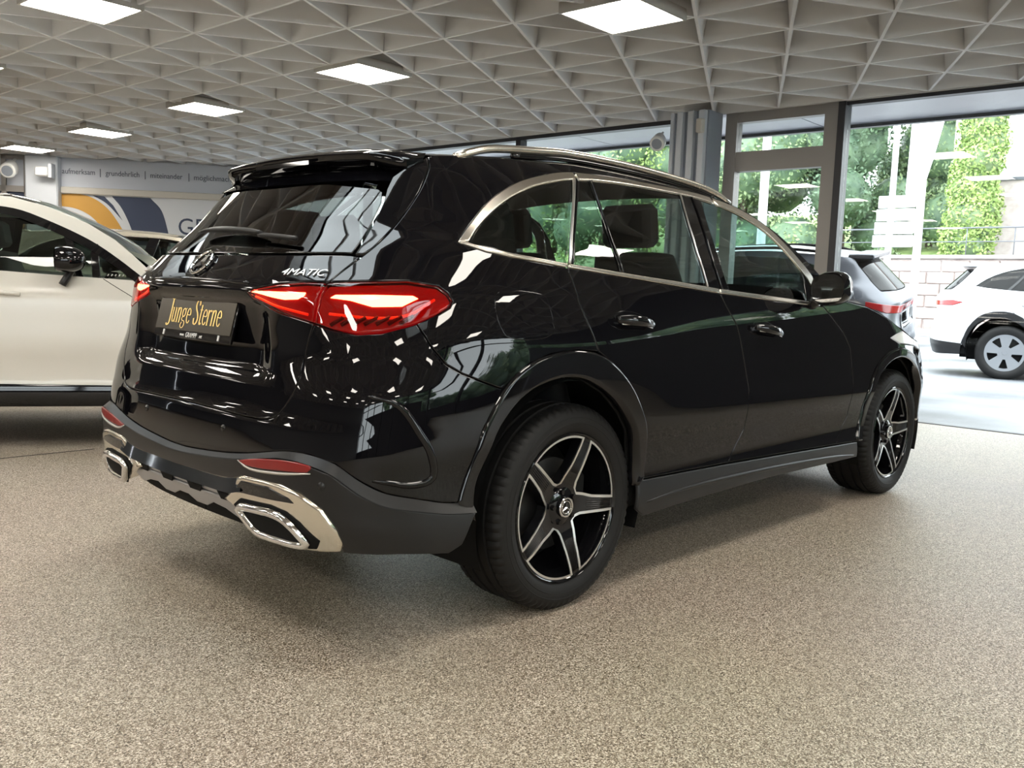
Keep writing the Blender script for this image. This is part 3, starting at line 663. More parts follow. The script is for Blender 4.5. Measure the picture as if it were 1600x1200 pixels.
def half_loft(edge, centre, nv=14, p=2.4):
    """crowned surface from the right edge over the centre to the left edge; edge/centre: matching (n,3)"""
    v = np.concatenate([np.linspace(0, 1, nv)])
    V = []; cols = []
    for sgn in (1, -1):
        for t in (v if sgn == 1 else v[-2::-1]):
            f = 1-(1-t)**p; E = edge.copy(); q = E.copy(); q[:, 1] = E[:, 1]*(1-t)*sgn; q[:, 0] = E[:, 0]+(centre[:, 0]-E[:, 0])*f; q[:, 2] = E[:, 2]+(centre[:, 2]-E[:, 2])*f
            cols.append(q)
    C = np.stack(cols); a, b = C.shape[:2]
    V = C.reshape(-1, 3); F = [(i*b+j, i*b+j+1, (i+1)*b+j+1, (i+1)*b+j) for i in range(a-1) for j in range(b-1)]
    n = np.cross(V[F[len(F)//2][1]]-V[F[len(F)//2][0]], V[F[len(F)//2][3]]-V[F[len(F)//2][0]])
    if n[2] < 0: F = [tuple(reversed(f)) for f in F]
    return V, F
def top_surfaces(root, paint, RE, FE, fn=None, roof='roof', glassm='car_glass', A0=2.93, bulge=.6, liner_=True):
    ss = np.concatenate([np.linspace(.85, A0, 44), np.linspace(A0+.012, 3.70, 24)])
    zz = np.interp(ss, *np.asarray(spl(RE)).T); E = SP(ss, zz, -.002, fn)
    dx = np.interp(ss, [.85, 1.3, 2.4, A0, 3.3, 3.72], [-.03, -.01, .0, .10*bulge, .24*bulge, .36*bulge]); dz = np.interp(ss, [.85, 1.8, 2.6, A0, 3.4, 3.72], [.030, .042, .042, .036, .02*bulge, -.02])
    Cn = E.copy(); Cn[:, 0] += dx; Cn[:, 2] += dz; Cn[:, 1] = 0
    V, F = half_loft(E[:44], Cn[:44]); mesh_obj('roof_panel', V, F, paint, root, True)
    if liner_: V = [(x, y*.985, z-.022) for x, y, z in V]; mesh_obj('headliner', V, F, 'interior', root, True)
    V, F = half_loft(E[44:], Cn[44:], p=1.9); mesh_obj('windshield', V, F, glassm, root, True)
    C = spl(FE, .04); E = SP(C[:, 0], C[:, 1], 0, fn); Cn = E.copy(); t = np.linspace(0, 1, len(E)); Cn[:, 1] = 0
    Cn[:, 0] = E[:, 0]+.30*(1-t)**1.5; Cn[:, 2] += .055*(1-t*.9)
    k = C[:, 0] < 5.3
    V, F = half_loft(E[k], Cn[k], p=2.2); mesh_obj('hood', V, F, paint, root, True)
def liner(root, fn=None, mname='matte_black', z1=1.08):
    up = [(s, min(z1, zat(FE, s)-.03 if s > 3.6 else z1)) for s in np.arange(0, SMAX, .1)]
    poly = [(0, .30), (1.16, .30)]+ARi+[(2.05, .30), (4.05, .30)]+FAi+[(4.96, .30), (SMAX-.02, .30)]+rev(up)
    both('body_liner', poly, mname, root, off=-.045, thick=.01, res=.08, step=.05, fn=fn)
    b = MB(); b.box((1.44, 0, .30), (1.85, 1.56, .12)); b.box((-.62, 0, .40), (.36, 1.2, .12)); b.box((3.45, 0, .33), (.3, 1.3, .15)); b.box((0, 0, .40), (1.1, 1.0, .2)); b.box((2.89, 0, .40), (1.1, 1.0, .2))
    b.build('underbody', mname, root)
    for n, x in (('rear', 0.), ('front', 2.888)):
        for sg in (-1, 1):
            a = [(.44*math.cos(t), .44*math.sin(t)) for t in np.linspace(-.35, math.pi+.35, 28)]
            V = [(x+p[0], sg*y, .37+p[1]) for y in (.52, .875) for p in a]; k = len(a)
            F = [(i, i+1, k+i+1, k+i) for i in range(k-1)]+[tuple(range(k))]
            mesh_obj('wheel_well', V, F, mname, root, True)
def seat(root, x, y, w=.52, h=.66, tilt=.30, hr=True, m='interior'):
    s = MB(); n = 9
    def sect(cx, cz, hw, d, ang):
        c, s_ = math.cos(ang), math.sin(ang)
        L = []
        for k in range(14):
            t = 2*math.pi*k/14; a = math.copysign(abs(math.cos(t))**.6, math.cos(t))*hw; b = math.copysign(abs(math.sin(t))**.6, math.sin(t))*d
            L.append((cx+b*c, y+a, cz+b*s_))
        return L
    rows = []
    for k in range(n):
        t = k/(n-1); rows.append(sect(x-math.sin(tilt)*h*t, .62+math.cos(tilt)*h*t, w/2*(1-.25*t**3), .07*(1-.35*t)+.01, -tilt*.5))
    V = [p for r in rows for p in r]; F = [(i*14+k, i*14+(k+1) % 14, (i+1)*14+(k+1) % 14, (i+1)*14+k) for i in range(n-1) for k in range(14)]+[tuple(range(14)), tuple((n-1)*14+k for k in range(14))]
    o = s.add(V, F).build('seat', m, root, True)
    MB().box((x+.26, y, .56), (.52, w, .16), bev=.06).build('seat_cushion', m, root, auto=40)
    if hr:
        b = MB().box((0, 0, 0), (.11, .27, .19), bev=.05); hh = b.build('headrest', m, root, auto=40); hh.location = (x-math.sin(tilt)*(h+.14), y, .62+math.cos(tilt)*(h+.13)); hh.rotation_euler = (0, -.15, 0)
    return o
def interior(root):
    for sg in (-1, 1): seat(root, 1.20, sg*.38, .56, .70)
    for y in (-.46, 0., .46): seat(root, .20, y, .50, .60, .34)
    for sg in (-1, 1): MB().box((-.22, sg*.58, 1.24), (.34, .06, .36), bev=.03).build('pillar_lining', 'interior', root, auto=40)
    d = MB(); d.box((1.98, 0, .93), (.5, 1.5, .26), bev=.08); d.box((1.5, 0, .62), (.9, .26, .35), bev=.05); d.build('dashboard', 'interior', root, auto=40)
    t = np.linspace(0, 2*math.pi, 33)[:-1]
    MB().tube([(1.62+.10*math.sin(a), .38+.18*math.cos(a), 1.0+.16*math.sin(a)) for a in t], .014, 8, True).build('steering_wheel', 'interior', root, True)
    MB().box((.75, 0, .42), (2.2, 1.5, .08)).build('cabin_floor', 'interior', root)
    MB().box((-.42, 0, .80), (.5, 1.1, .5), bev=.05).build('cargo_cover', 'interior', root, auto=40)
def mirror_body(root, m, side=-1, loc=(1.715, -1.0, 1.168)):
    """door mirror: rounded housing, glass towards the rear, foot on the door"""
    n1, n2 = 20, 18; V = []
    for i in range(n1+1):
        u = -math.pi/2+math.pi*i/n1
        for k in range(n2):
            t = 2*math.pi*k/n2; cu = abs(math.cos(u))**.75; 
            yy = math.copysign(abs(math.cos(t))**.75, math.cos(t))*.092*cu; zz = math.copysign(abs(math.sin(t))**.8, math.sin(t))*.080*cu
            zz += -.012*yy/.12; xx = math.sin(u)*.115; xx = max(xx, -.048) if u < 0 else xx
            V.append((xx, yy*(1-.12*(zz > 0)), zz))
    F = [(i*n2+k, i*n2+(k+1) % n2, (i+1)*n2+(k+1) % n2, (i+1)*n2+k) for i in range(n1) for k in range(n2)]
    o = mesh_obj('mirror', V, F, m, root, True); o.data.set_sharp_from_angle(angle=math.radians(50)); o.location = (loc[0], loc[1]*(1 if side < 0 else -1), loc[2]); o.scale = (1, 1 if side < 0 else -1, 1)
    a = arc(1, 0, 2*math.pi*27/28, 28); g = [(-.052, math.copysign(abs(x)**.7, x)*.080, math.copysign(abs(z)**.75, z)*.066) for x, z in a]
    mesh_obj('mirror_glass', g, [tuple(reversed(range(28)))], 'mirror_glass', o)
    MB().tube([(0.0, .06, -.045), (.02, .105, -.085), (.03, .15, -.10)], [.035, .030, .03], 10, flat=(1, .6)).build('mirror_foot', 'gloss_black', o, True)
    return o
mat('mirror_glass', (.55, .57, .60), .03, 1.)
def star_badge(mb, R=.048):
    mb.tube([(R*math.cos(t), R*math.sin(t), .006) for t in np.linspace(0, 2*math.pi, 49)[:-1]], .0052, 10, True)
    for k in range(3):
        t = math.radians(90+120*k); d = np.array([math.cos(t), math.sin(t)]); n = np.array([-d[1], d[0]]); A = d*(R-.001); B = n*.0085+d*.004; C = -n*.0085+d*.004
        mb.add([(*A, .004), (*B, .003), (*C, .003), (0, 0, .012)], [(0, 3, 1), (0, 2, 3), (1, 3, 2)])
    return mb

# ================================================================== the black car
def build_black_car():
    root = empty('car', (0, 0, 0), 0, 'glossy black SUV with chrome rear trim parked on the beige showroom floor, tail lights lit', 'car')
    P, GB = 'paint_black', 'gloss_black'
    # painted skin
    tg = spl(TG[6:], .02); tgu = spl(TG[:7], .02)
    low = [tuple(q) for q in spl(TG[7:], .02) if q[1] < .995]
    half = [(.640, .998)]+low
    rt = [(0, 1.197), (.45, 1.199), (.714, 1.203), (.748, 1.198), (.711, 1.14), (.697, 1.119)]+TLi[1:6]+half
    poly = rt[:-1]+[tuple(q) for q in mir(rt[::-1])][:-1]
    lid = panel('tailgate', poly, P, root, res=.025)
    side = [tuple(q) for q in tgu[::-1] if q[1] > 1.119]       # up the gap
    quarter = [(.698, 1.119)]+side[1:]+RE+rev(CO[:-1])+[(1.033, 1.257)]+[q for q in scut(BO, 1.033, 1.582)][1:]+RDG[1:]+[q for q in rev(AR) if q[0] < 1.74 and q[1] > .81]+rev(BG)+[(1.04, 1.035), (1.085, 1.056), (1.100, 1.075), (1.083, 1.098), (1.042, 1.119), (.932, 1.131), (.782, 1.124)]
    quarter = [q for i, q in enumerate(quarter) if i == 0 or math.hypot(q[0]-quarter[i-1][0], q[1]-quarter[i-1][1]) > .002]
    # the pillar frame over the windows ends at the A pillar foot
    both('side_frame', quarter, P, root, res=.025)
    both('pillar_lining', quarter, 'interior', root, off=-.022, thick=.004, res=.06, gap=.004)
    rdoor = scut(BO, 1.584, 2.616)[::-1]+RDG[1:]+[q for q in AR if q[0] > 1.75]+[(2.088, .422)]+[(2.712, .410)]+rev(BGAP)[1:-1]
    both('rear_door', rdoor, P, root, res=.025)
    fdoor = scut(BO, 2.618, 3.56)[::-1]+BGAP[1:]+[(3.757, .383)]+rev(FG)[1:-1]
    both('front_door', fdoor, P, root, res=.025)
    fend = FG[::-1][::-1]+FA[0:1]+FA[1:8]+[(4.83, .775), (4.86, .80), (4.80, .865), (4.72, .872), (4.50, .885), (4.36, .918), (4.45, .935), (4.62, .955)]+rev([q for q in FE if q[0] < 4.6])
    both('front_fender', fend, P, root, res=.03)
    fb = [(4.86, .80), (4.93, .69), (4.985, .60), (5.02, .50), (5.03, .40), (5.05, .30), (SMAX, .30), (SMAX, .80), (5.6, .80), (5.3, .82), (5.0, .845)]
    both('front_bumper', fb, P, root, res=.05)
    rbr = rev(BG)[:-1]+[(.965, 1.006), (.857, .978), (.783, .972), (.70, .983), (.646, .996)]+low[1:]
    ct = rev(CT)
    full = rbr+[(-a, b) for a, b in rev(rbr)][1:]+[(-a, b) for a, b in AR[3:0:-1]]+[(-a, b) for a, b in CT][:-1]+ct+AR[1:4]
    bump = panel('rear_bumper', full, P, root, res=.025)
    # dark cladding of the bumper and sills
    CB = [(.77, .352), (.919, .345), (1.07, .325), (1.12, .345), (1.16, .39)]
    lowc = [(0, .500), (.265, .503), (.36, .508), (.416, .524), (.6, .531), (.677, .517), (.741, .480), (.775, .427), (.778, .383), (.765, .352)]
    cl = rev(CL)
    hf = lowc+CB[1:]+[(1.198, .432)]
    fullc = [(-a, b) for a, b in rev(hf)][:-1]+hf+CL[1:]+[(-a, b) for a, b in cl][1:-1]
    clad = panel('bumper_cladding', fullc, 'plastic_dark', root, off=.024, res=.03, rim=.004)
    for sg in (1, -1):
        a = spl(CT, .02); b = spl(CL, .02); a[:, 0] *= sg; b[:, 0] *= sg
        strip('cladding_ledge', a, b, 'plastic_dark', root, .001, .0245)
    sill = [(2.05, .424), (2.088, .420), (2.712, .406), (3.757, .379), (4.0, .373), (4.03, .29), (3.742, .292), (3.074, .300), (2.438, .290), (2.09, .278), (2.04, .31)]
    both('sill_cladding', sill, 'plastic_dark', root, off=.006, res=.04, rim=.004)
    scl = spl([(2.10, .335), (2.45, .352), (3.1, .345), (3.7, .325), (3.98, .305)], .04)
    for sg in (1, -1):
        c = scl.copy(); c[:, 0] *= sg; on_tube('sill_crease', c, .011, 'plastic_dark', root, off=.004, taper=True)
    # arch flares
    for ao, ai in ((AR, ARi), (FA, FAi)):
        A, B = spl(ao, .03), spl(ai, .03)
        both('arch_flare', [tuple(q) for q in A]+[tuple(q) for q in B[::-1]], GB, root, off=.012, thick=.05, rim=.010, res=.02)
    top_surfaces(root, P, RE, FE)
    liner(root)
    # rear glass, fins beside it and the spoiler
    rg = [(0, 1.204), (.45, 1.206), (.708, 1.210), (.714, 1.30), (.716, 1.377), (.702, 1.413), (.679, 1.424), (.40, 1.446), (0, 1.450)]
    panel('rear_window', rg[:-1]+[(0, 1.450)]+[(-a, b) for a, b in rg[-2:0:-1]], 'rear_glass_dark', root, off=-.004, thick=.004, res=.03)
    fin = [(.722, 1.205), (.750, 1.205)]+[q for q in rev(TG[:5])]+[(.800, 1.515), (.760, 1.495), (.720, 1.462), (.716, 1.418), (.724, 1.377)]
    both('window_fin', fin, GB, root, off=.001, res=.02)
    sp = []; nsp = 41
    for v in np.linspace(-1, 1, nsp):
        t = abs(v); e = max(0., (t-.80)/.20); e = e*e*(3-2*e); y0 = .572*v; y1 = .555*v
        f = 1-t**2.4; xf = -.425-.026*f; zf = 1.546+.030*f
        xe = -.592+.040*t**2+.060*e; zt = 1.553-.014*t**2-.018*e; lip = .030
        sp.append([(xf, y0, zf), (xf*.65+xe*.35, (y0*.65+y1*.35), zf*.72+zt*.28+.004*(1-e)), (xf*.3+xe*.7, (y0*.3+y1*.7), zf*.34+zt*.66+.004*(1-e)), (xe+.012, y1, zt+.001), (xe+.001, y1, zt-.005), (xe+.003, y1, zt-lip*.8), (xe+.010, y1, zt-lip), (xe+.05, y1*.985, zt-.052), (-.632+.06*t**2+.05*e, y1*.985, 1.448), (-.44, y1*.95, 1.44)])
    m = len(sp[0]); V = [p for r in sp for p in r]; F = [(i*m+k, i*m+k+1, (i+1)*m+k+1, (i+1)*m+k) for i in range(nsp-1) for k in range(m-1)]
    s_ = mesh_obj('spoiler', V, [tuple(reversed(f)) for f in F]+[tuple(range(m)), tuple((nsp-1)*m+k for k in reversed(range(m)))], P, root, True); s_.data.set_sharp_from_angle(angle=math.radians(58))
    MB().box((-.598, 0, 1.522), (.012, .34, .014)).build('third_brake_light', 'gloss_black', s_)
    # roof rails
    for sg in (-1, 1):
        C = spl([(.93, 1.552), (1.02, 1.585), (1.15, 1.606), (1.5, 1.628), (1.85, 1.635), (2.1, 1.637), (2.4, 1.634), (2.75, 1.614), (2.95, 1.586), (3.06, 1.548)], .04)
        Pp = SP(np.abs(C[:, 0]), np.interp(C[:, 0], *np.asarray(spl(RE)).T)); Pp[:, 2] = C[:, 1]-.004; Pp[:, 1] = Pp[:, 1]*sg*-1 if sg == 1 else Pp[:, 1]; Pp[:, 1] *= .985
        MB().tube(Pp, .017, 10, flat=(1.0, .85)).build('roof_rail', 'trim_silver', root, True)
        Q = Pp.copy(); Q[:, 2] -= .022; MB().tube(Q[6:-3], .011, 8).build('rail_foot', GB, root, True)
    # window surrounds
    co, ci = spl(CO[:-1], .02), spl(CI, .02)
    for a0, a1, nm in ((0, 1.728, 'c'), (1.736, 2.905, 'r'), (2.913, 3.6, 'f')):
        A = [tuple(q) for q in co if a0 <= q[0] <= a1]; B = [tuple(q) for q in ci if a0 <= q[0] <= a1-.0]
        if nm == 'f': A = [q for q in A if q[0] < 3.50]; B = [q for q in B if q[0] < 3.49]
        both('window_trim', A+B[::-1], 'trim_silver', root, off=.004, rim=.004, res=.03, thick=.012, gap=.0006)
    for a0, a1 in ((1.036, 1.578), (1.588, 2.612), (2.622, 3.52)):
        both('belt_trim', scut(BO, a0, a1)+scut(BI, max(a0, 1.075), min(a1, 3.515))[::-1], 'trim_silver', root, off=.004, rim=.004, res=.03, thick=.012, gap=.0006)
    # panes and pillars
    cin = np.asarray(spl(CI, .02))
    def top_at(lo, hi): return [tuple(q) for q in cin if lo < q[0] < hi]
    BC = {'C1': [(1.580, 1.209), (1.579, 1.285), (1.596, 1.360), (1.632, 1.440), (1.690, 1.525)], 'C2': [(1.616, 1.206), (1.614, 1.281), (1.637, 1.359), (1.683, 1.441), (1.765, 1.528)],
          'V': [(1.934, 1.189), (1.904, 1.275), (1.894, 1.357), (1.896, 1.441), (1.918, 1.532)], 'B1': [(2.521, 1.152), (2.508, 1.254), (2.535, 1.347), (2.576, 1.443), (2.640, 1.541)],
          'B2': [(2.635, 1.144), (2.616, 1.238), (2.639, 1.328), (2.678, 1.421), (2.733, 1.538)], 'F': [(2.701, 1.141), (2.680, 1.240), (2.705, 1.336), (2.747, 1.436), (2.808, 1.532)]}
    def bc(k, d=0.):
        c = spl(BC[k], .02); c[:, 0] += d; c[0, 1] = zat(BI, c[0, 0]); c[-1, 1] = zat(cin, c[-1, 0]); return [tuple(q) for q in c]
    def pane(nm, L, R, m, off=-.004):
        bl = L[0][0] if L else 1.075; br = R[0][0] if R else 3.515; tl = L[-1][0] if L else 1.071; tr = R[-1][0] if R else 3.515
        P = scut(BI, bl, br)+(R[1:] if R else [])+top_at(tl+.006, tr-.006)[::-1]+(rev(L[1:]) if L else [])
        return both(nm, P, m, root, off=off, thick=.004, res=.06)
    pane('quarter_window', None, bc('C1', -.002), 'car_glass_dark')
    pane('pillar_cover', bc('C1'), bc('C2'), GB, -.001)
    pane('vent_window', bc('C2', .003), bc('V', -.016), 'car_glass_dark')
    pane('window_bar', bc('V', -.013), bc('V', .013), GB, .0)
    pane('rear_door_window', bc('V', .016), bc('B1', -.003), 'car_glass_dark')
    pane('pillar_cover', bc('B1'), bc('F', -.004), GB, -.001)
    pane('front_door_window', bc('F'), None, 'car_glass')
    for kk, d, m_ in (('B1', .006, 'satin_silver'), ('B2', 0., GB), ('C1', .006, 'satin_silver'), ('C2', -.010, GB), ('V', 0., GB)):
        for sg in (1, -1):
            c = np.array(bc(kk, d)); c[:, 0] *= sg; on_tube('pillar_trim', c, .004 if kk != 'C1' else .006, m_, root, off=.002)
    both('mirror_sail', [(3.40, 1.106), (3.515, 1.104), (3.50, 1.13), (3.43, 1.21), (3.40, 1.24)], GB, root, off=.002, res=.04)
    # fuel flap line, bumper crease
    ff = spl([(1.266, 1.10), (1.257, 1.065), (1.259, 1.012), (1.274, .977), (1.30, .962), (1.38, .956), (1.462, .962), (1.505, .981), (1.513, 1.022), (1.508, 1.085), (1.485, 1.104), (1.38, 1.115), (1.28, 1.112), (1.266, 1.10)], .02)
    panel('fuel_flap', [tuple(q) for q in ff[:-1]], P, root, off=.0015, rim=.003, thick=.004, res=.03)
    cc = spl([(.83, .800), (.88, .792), (.93, .768), (.985, .71), (1.036, .647), (1.066, .577), (1.054, .548), (.996, .540), (.93, .552), (.88, .56)], .015)
    for sg in (1, -1):
        c = cc.copy(); c[:, 0] *= sg; on_tube('bumper_crease', c, .014, P, bump, off=-.004, taper=True, n=10)
    # tail lights
    for sg in (1, -1):
        def q(c): return [(a*sg, b) for a, b in c]
        for nm, out, glow in (('tail_light', TLo, [(.706, 1.076), (.727, 1.089), (.85, 1.094), (.969, 1.094), (.990, 1.084), (.933, 1.058), (.84, 1.054), (.775, 1.070)]),
                              ('tailgate_light', TLi, [(.365, 1.077), (.389, 1.087), (.621, 1.092), (.613, 1.078), (.584, 1.064), (.527, 1.060), (.451, 1.066)])):
            L = panel(nm, q(out), 'lamp_red', root, off=-.014, res=.025, thick=.02)
            panel('light_guide', q(glow), 'lamp_glow', L, off=-.009, rim=.003, res=.025, thick=.006)
            panel('lens', q(out), 'lens_red', L, off=.003, rim=.006, res=.02, thick=.012)
            if nm == 'tail_light':
                for k in range(7):
                    s0 = .70+.036*k; c = [(s0*sg, .996+.002*k), ((s0+.045)*sg, 1.020+.002*k)]; on_tube('lamp_fin', c, .006, 'lamp_fin', L, off=-.008)
                on_tube('light_strip', spl(q([(.70, 1.028), (.85, 1.022), (.95, 1.035), (1.04, 1.080)]), .02), .004, 'lamp_orange', L, off=-.008)
            else:
                on_tube('light_strip', spl(q([(.385, 1.062), (.46, 1.045), (.62, 1.022)]), .02), .004, 'lamp_orange', L, off=-.008)
    # light band crease across the tailgate
    on_tube('tailgate_crease', spl([(-.36, 1.108), (-.2, 1.112), (0, 1.114), (.2, 1.112), (.36, 1.108)], .03), .006, P, lid, off=-.002)
    # star badge and lettering
    def fr(s, z, off=.001):
        Pp, n = SN(s, z); e = SP(s+.01, z)-SP(s-.01, z); u_ = SP(s, z+.01)-SP(s, z-.01); return frame_mx(Pp+off*n, e, u_)
    b = star_badge(MB()).build('star_badge', 'chrome', lid, auto=35); b.matrix_local = fr(0., 1.164, .002)
    text_obj('badge_lettering', '4MATIC', .038, 'machined', fr(.583, 1.143, .0015), lid, .002, 1.15, .25)
    text_obj('badge_lettering', 'GLC 220 d', .036, 'machined', fr(-.545, 1.143, .0015), lid, .002, 1.1)
    # number plate
    ex = np.array([0, -1., 0]); ey = np.array([.25, 0, 1.]); pc = np.array([-.934, 0, .978])
    Mx = frame_mx(pc, ex, ey)
    pl = MB().box((0, 0, -.006), (.530, .136, .012), bev=.004).build('number_plate', 'gloss_black', root, auto=40); pl.matrix_local = Mx
    fcp = MB().box((0, .012, .001), (.520, .108, .003), bev=.001).build('plate_face', 'plate_black', pl)
    serif_text('plate_lettering', pl)
    text_obj('dealer_lettering', 'www.', .017, 'white_print', Matrix.Translation((-.055, -.055, .001)), pl, .0005, .8)
    text_obj('dealer_lettering', 'GRAMPP', .024, 'white_print', Matrix.Translation((.008, -.055, .001)), pl, .0005, .85)
    text_obj('dealer_lettering', '.net', .017, 'white_print', Matrix.Translation((.072, -.055, .001)), pl, .0005, .8)
    for x in (-.19, .19): MB().box((x, -.053, .001), (.008, .018, .003)).build('plate_clip', 'white_print', pl)
    # wiper
    wc = spl([(.47, 1.236), (.36, 1.244), (.25, 1.250)], .02); wp = on_tube('wiper_arm', wc, .008, 'plastic_dark', root, off=.018, n=8)
    wb = spl([(.26, 1.254), (.15, 1.262), (0, 1.268), (-.12, 1.268), (-.19, 1.262)], .02); C = SP(wb[:, 0], wb[:, 1], .022)
    MB().tube(C, .014*np.sin(np.linspace(.35, math.pi-.25, len(C)))**.6, 10, flat=(1.6, .8)).build('wiper_blade', 'plastic_dark', wp, True)
    # reflectors, sensors
    rf = [(.405, .574), (.50, .592), (.62, .603), (.705, .600), (.712, .590), (.700, .578), (.60, .568), (.48, .560), (.42, .563)]
    for sg in (1, -1):
        panel('rear_reflector', [(a*sg, b) for a, b in spl(rf, .02)], 'red_reflector', clad, off=.028, rim=.004, res=.03)
        c = spl([(.405, .572), (.47, .555), (.60, .562), (.71, .577)], .02); c[:, 0] *= sg; on_tube('reflector_edge', c, .005, 'satin_silver', clad, off=.026, taper=True)
    for s0, z0 in ((.745, .545), (-.745, .545), (.27, .65), (-.27, .65)):
        Pp, n = SN(s0, z0); o = MB().lathe([(0, 0), (0, .011), (-.004, .012)], 20, 'z').build('parking_sensor', 'gloss_black' if z0 > .6 else 'plastic_dark', bump, True)
        o.matrix_local = Matrix.Translation(Pp+(.026 if z0 < .6 else .002)*n) @ Vector(n).to_track_quat('Z', 'Y').to_matrix().to_4x4()
    # chrome lower valance with exhaust surrounds
    zt = [(0, .504), (.1, .504), (.265, .505), (.349, .508), (.40, .520)]
    vt = spl([(-.425, .523), (-.349, .510), (-.265, .505), (0, .504), (.265, .505), (.349, .510), (.425, .523)], .02); vb = spl([(-.43, .486), (-.349, .470), (-.2, .468), (0, .466), (.2, .468), (.349, .470), (.43, .486)], .02)
    strip('valance_bar', vb, vt, 'chrome', root, .040, .022); strip('valance_lip', vt, np.array(vt)+[0, .006], 'chrome_warm', root, .022, .020); strip('valance_lip', np.array(vb)-[0, .006], vb, 'chrome_warm', root, .014, .040)
    both('valance_bar', [(0, .462), (.2, .464), (.349, .466), (.43, .478), (.60, .474), (.60, .455), (.43, .452), (.27, .432), (.1, .434), (0, .434)], 'skid_grey', root, off=.010, rim=.004, res=.025)
    sk = panel('skid_plate', [(-.42, .41), (-.27, .432), (0, .432), (.27, .432), (.42, .41), (.34, .372), (.27, .392), (.2, .398), (.15, .378), (.08, .378), (.03, .396), (-.03, .396), (-.08, .378), (-.15, .378), (-.2, .398), (-.27, .392), (-.34, .372)], 'skid_grey', root, off=.014, rim=.004, res=.025)
    for s0 in (-.30, -.10, .10, .30):
        panel('skid_opening_shade', [(s0-.055, .452), (s0+.055, .452), (s0+.035, .424), (s0-.035, .424)], 'matte_black', sk, off=.017, rim=.002, res=.03, thick=.003)  # flat black sheet, the shade of an opening put into its colour
    for sg in (1, -1):
        def q(c): return [(a*sg, b) for a, b in c]
        sur = [(.355, .470), (.40, .520), (.433, .530), (.52, .533), (.60, .531), (.677, .517), (.741, .480), (.775, .427), (.780, .383), (.765, .355), (.70, .343), (.60, .340), (.542, .345), (.462, .362), (.40, .395), (.345, .424), (.30, .436)]
        ex_ = panel('exhaust_surround', [tuple(p) for p in q(sur)], 'chrome_warm', root, off=.030, rim=.010, res=.02, thick=.05)
        sl = [(.43, .518), (.557, .521), (.639, .502), (.660, .486), (.577, .482), (.436, .478), (.39, .474), (.405, .500)]
        panel('surround_slot', q(sl), 'gloss_black', ex_, off=.034, rim=.003, res=.02, thick=.004)
        rin = [(.425, .425), (.437, .431), (.579, .437), (.615, .428), (.640, .410), (.652, .380), (.63, .374), (.465, .374)]
        rou = [(.387, .432), (.415, .449), (.56, .456), (.62, .447), (.662, .425), (.703, .388), (.692, .372), (.64, .362), (.48, .362), (.43, .398)]
        panel('exhaust_recess_shade', q(inset(np.array(dens(rou, .02))[::-1 if area(np.array(rou)) < 0 else 1], -.012).tolist()), 'matte_black', ex_, off=.0342, rim=.002, res=.03, thick=.004)  # flat black sheet, recess shade painted around the ring
        panel('exhaust_opening_shade', q(rin), 'matte_black', ex_, off=.040, rim=.002, res=.03, thick=.004)  # flat black sheet instead of a hole, its inner shade painted
        mid = [((a+c)/2, (b+d)/2) for (a, b), (c, d) in zip(dens(rin, .0)[:0] if 0 else resample(rin, 48), resample(rou, 48))]
        Pt = SP(np.array([m_[0]*sg for m_ in mid]), np.array([m_[1] for m_ in mid]), .040); MB().tube(Pt, .0135, 10, True).build('exhaust_ring', 'chrome', ex_, True)
    # door handles
    for (s0, z0, s1, z1) in ((1.842, 1.022, 2.078, 1.004), (2.850, .990, 3.090, .958)):
        for sg in (1, -1):
            def q(c): return [(a*sg, b) for a, b in c]
            sm_, zm = (s0+s1)/2, (z0+z1)/2; t = np.linspace(0, 2*math.pi, 29)[:-1]; w_ = (s1-s0)/2; sl = (z1-z0)/(s1-s0)
            bw = [(sm_+w_*.92*math.cos(a), zm+.010+sl*w_*math.cos(a)+.034*math.sin(a)) for a in t]
            h = panel('door_handle', q(bw), GB, root, off=.0015, rim=.006, res=.02, thick=.01)
            c = np.array([(s0+.004+(s1-s0-.008)*k/24, zm+sl*(s0+(s1-s0)*k/24-sm_)-.004) for k in range(25)]); c[:, 0] *= sg
            bul = .018+.024*np.sin(np.linspace(0, math.pi, 25)); Pp, n = SN(c[:, 0], c[:, 1]); Pp = Pp+n*bul[:, None]
            MB().tube(Pp, .017*np.sin(np.linspace(.35, math.pi-.3, 25))**.5, 12, flat=(.7, 1.15)).build('handle_bar', GB, h, True)
            C2 = Pp+np.array([0, 0, -.014]); MB().tube(C2[2:-1], .0035, 8).build('handle_chrome', 'chrome', h, True)
    for sg in (-1, 1): mirror_body(root, GB, sg)
    # headlights
    hl = [(4.36, .918), (4.50, .885), (4.72, .872), (4.80, .865), (4.95, .84), (5.30, .80), (5.35, .845), (5.0, .880), (4.80, .912), (4.62, .955), (4.45, .937)]
    both('headlight', hl, 'lens_white', root, off=.001, rim=.006, res=.03)
    both('bumper_lamp_trim', [(4.985, .52), (5.03, .53), (5.03, .40), (4.99, .40)], 'chrome', root, off=.006, rim=.004, res=.02)
    # side marker sticker of the front wing mirror base
    interior(root)
    w0 = star_wheel()
    pos = ((0, -.762), (2.888, -.762), (0, .762), (2.888, .762))
    for i, (x, y) in enumerate(pos):
        o = w0 if i == 0 else copy_tree(w0)
        o.parent = root; o.location = (x, y, .3635); o.rotation_euler = (0, math.radians(0 if i == 0 else -9), 0 if y < 0 else math.pi)
    return root
def resample(c, n):
    C = np.asarray(c, float); C = np.vstack([C, C[:1]]); d = np.concatenate([[0], np.cumsum(np.hypot(*np.diff(C, axis=0).T))]); q = np.linspace(0, d[-1], n, endpoint=False)
    return [(np.interp(x, d, C[:, 0]), np.interp(x, d, C[:, 1])) for x in q]
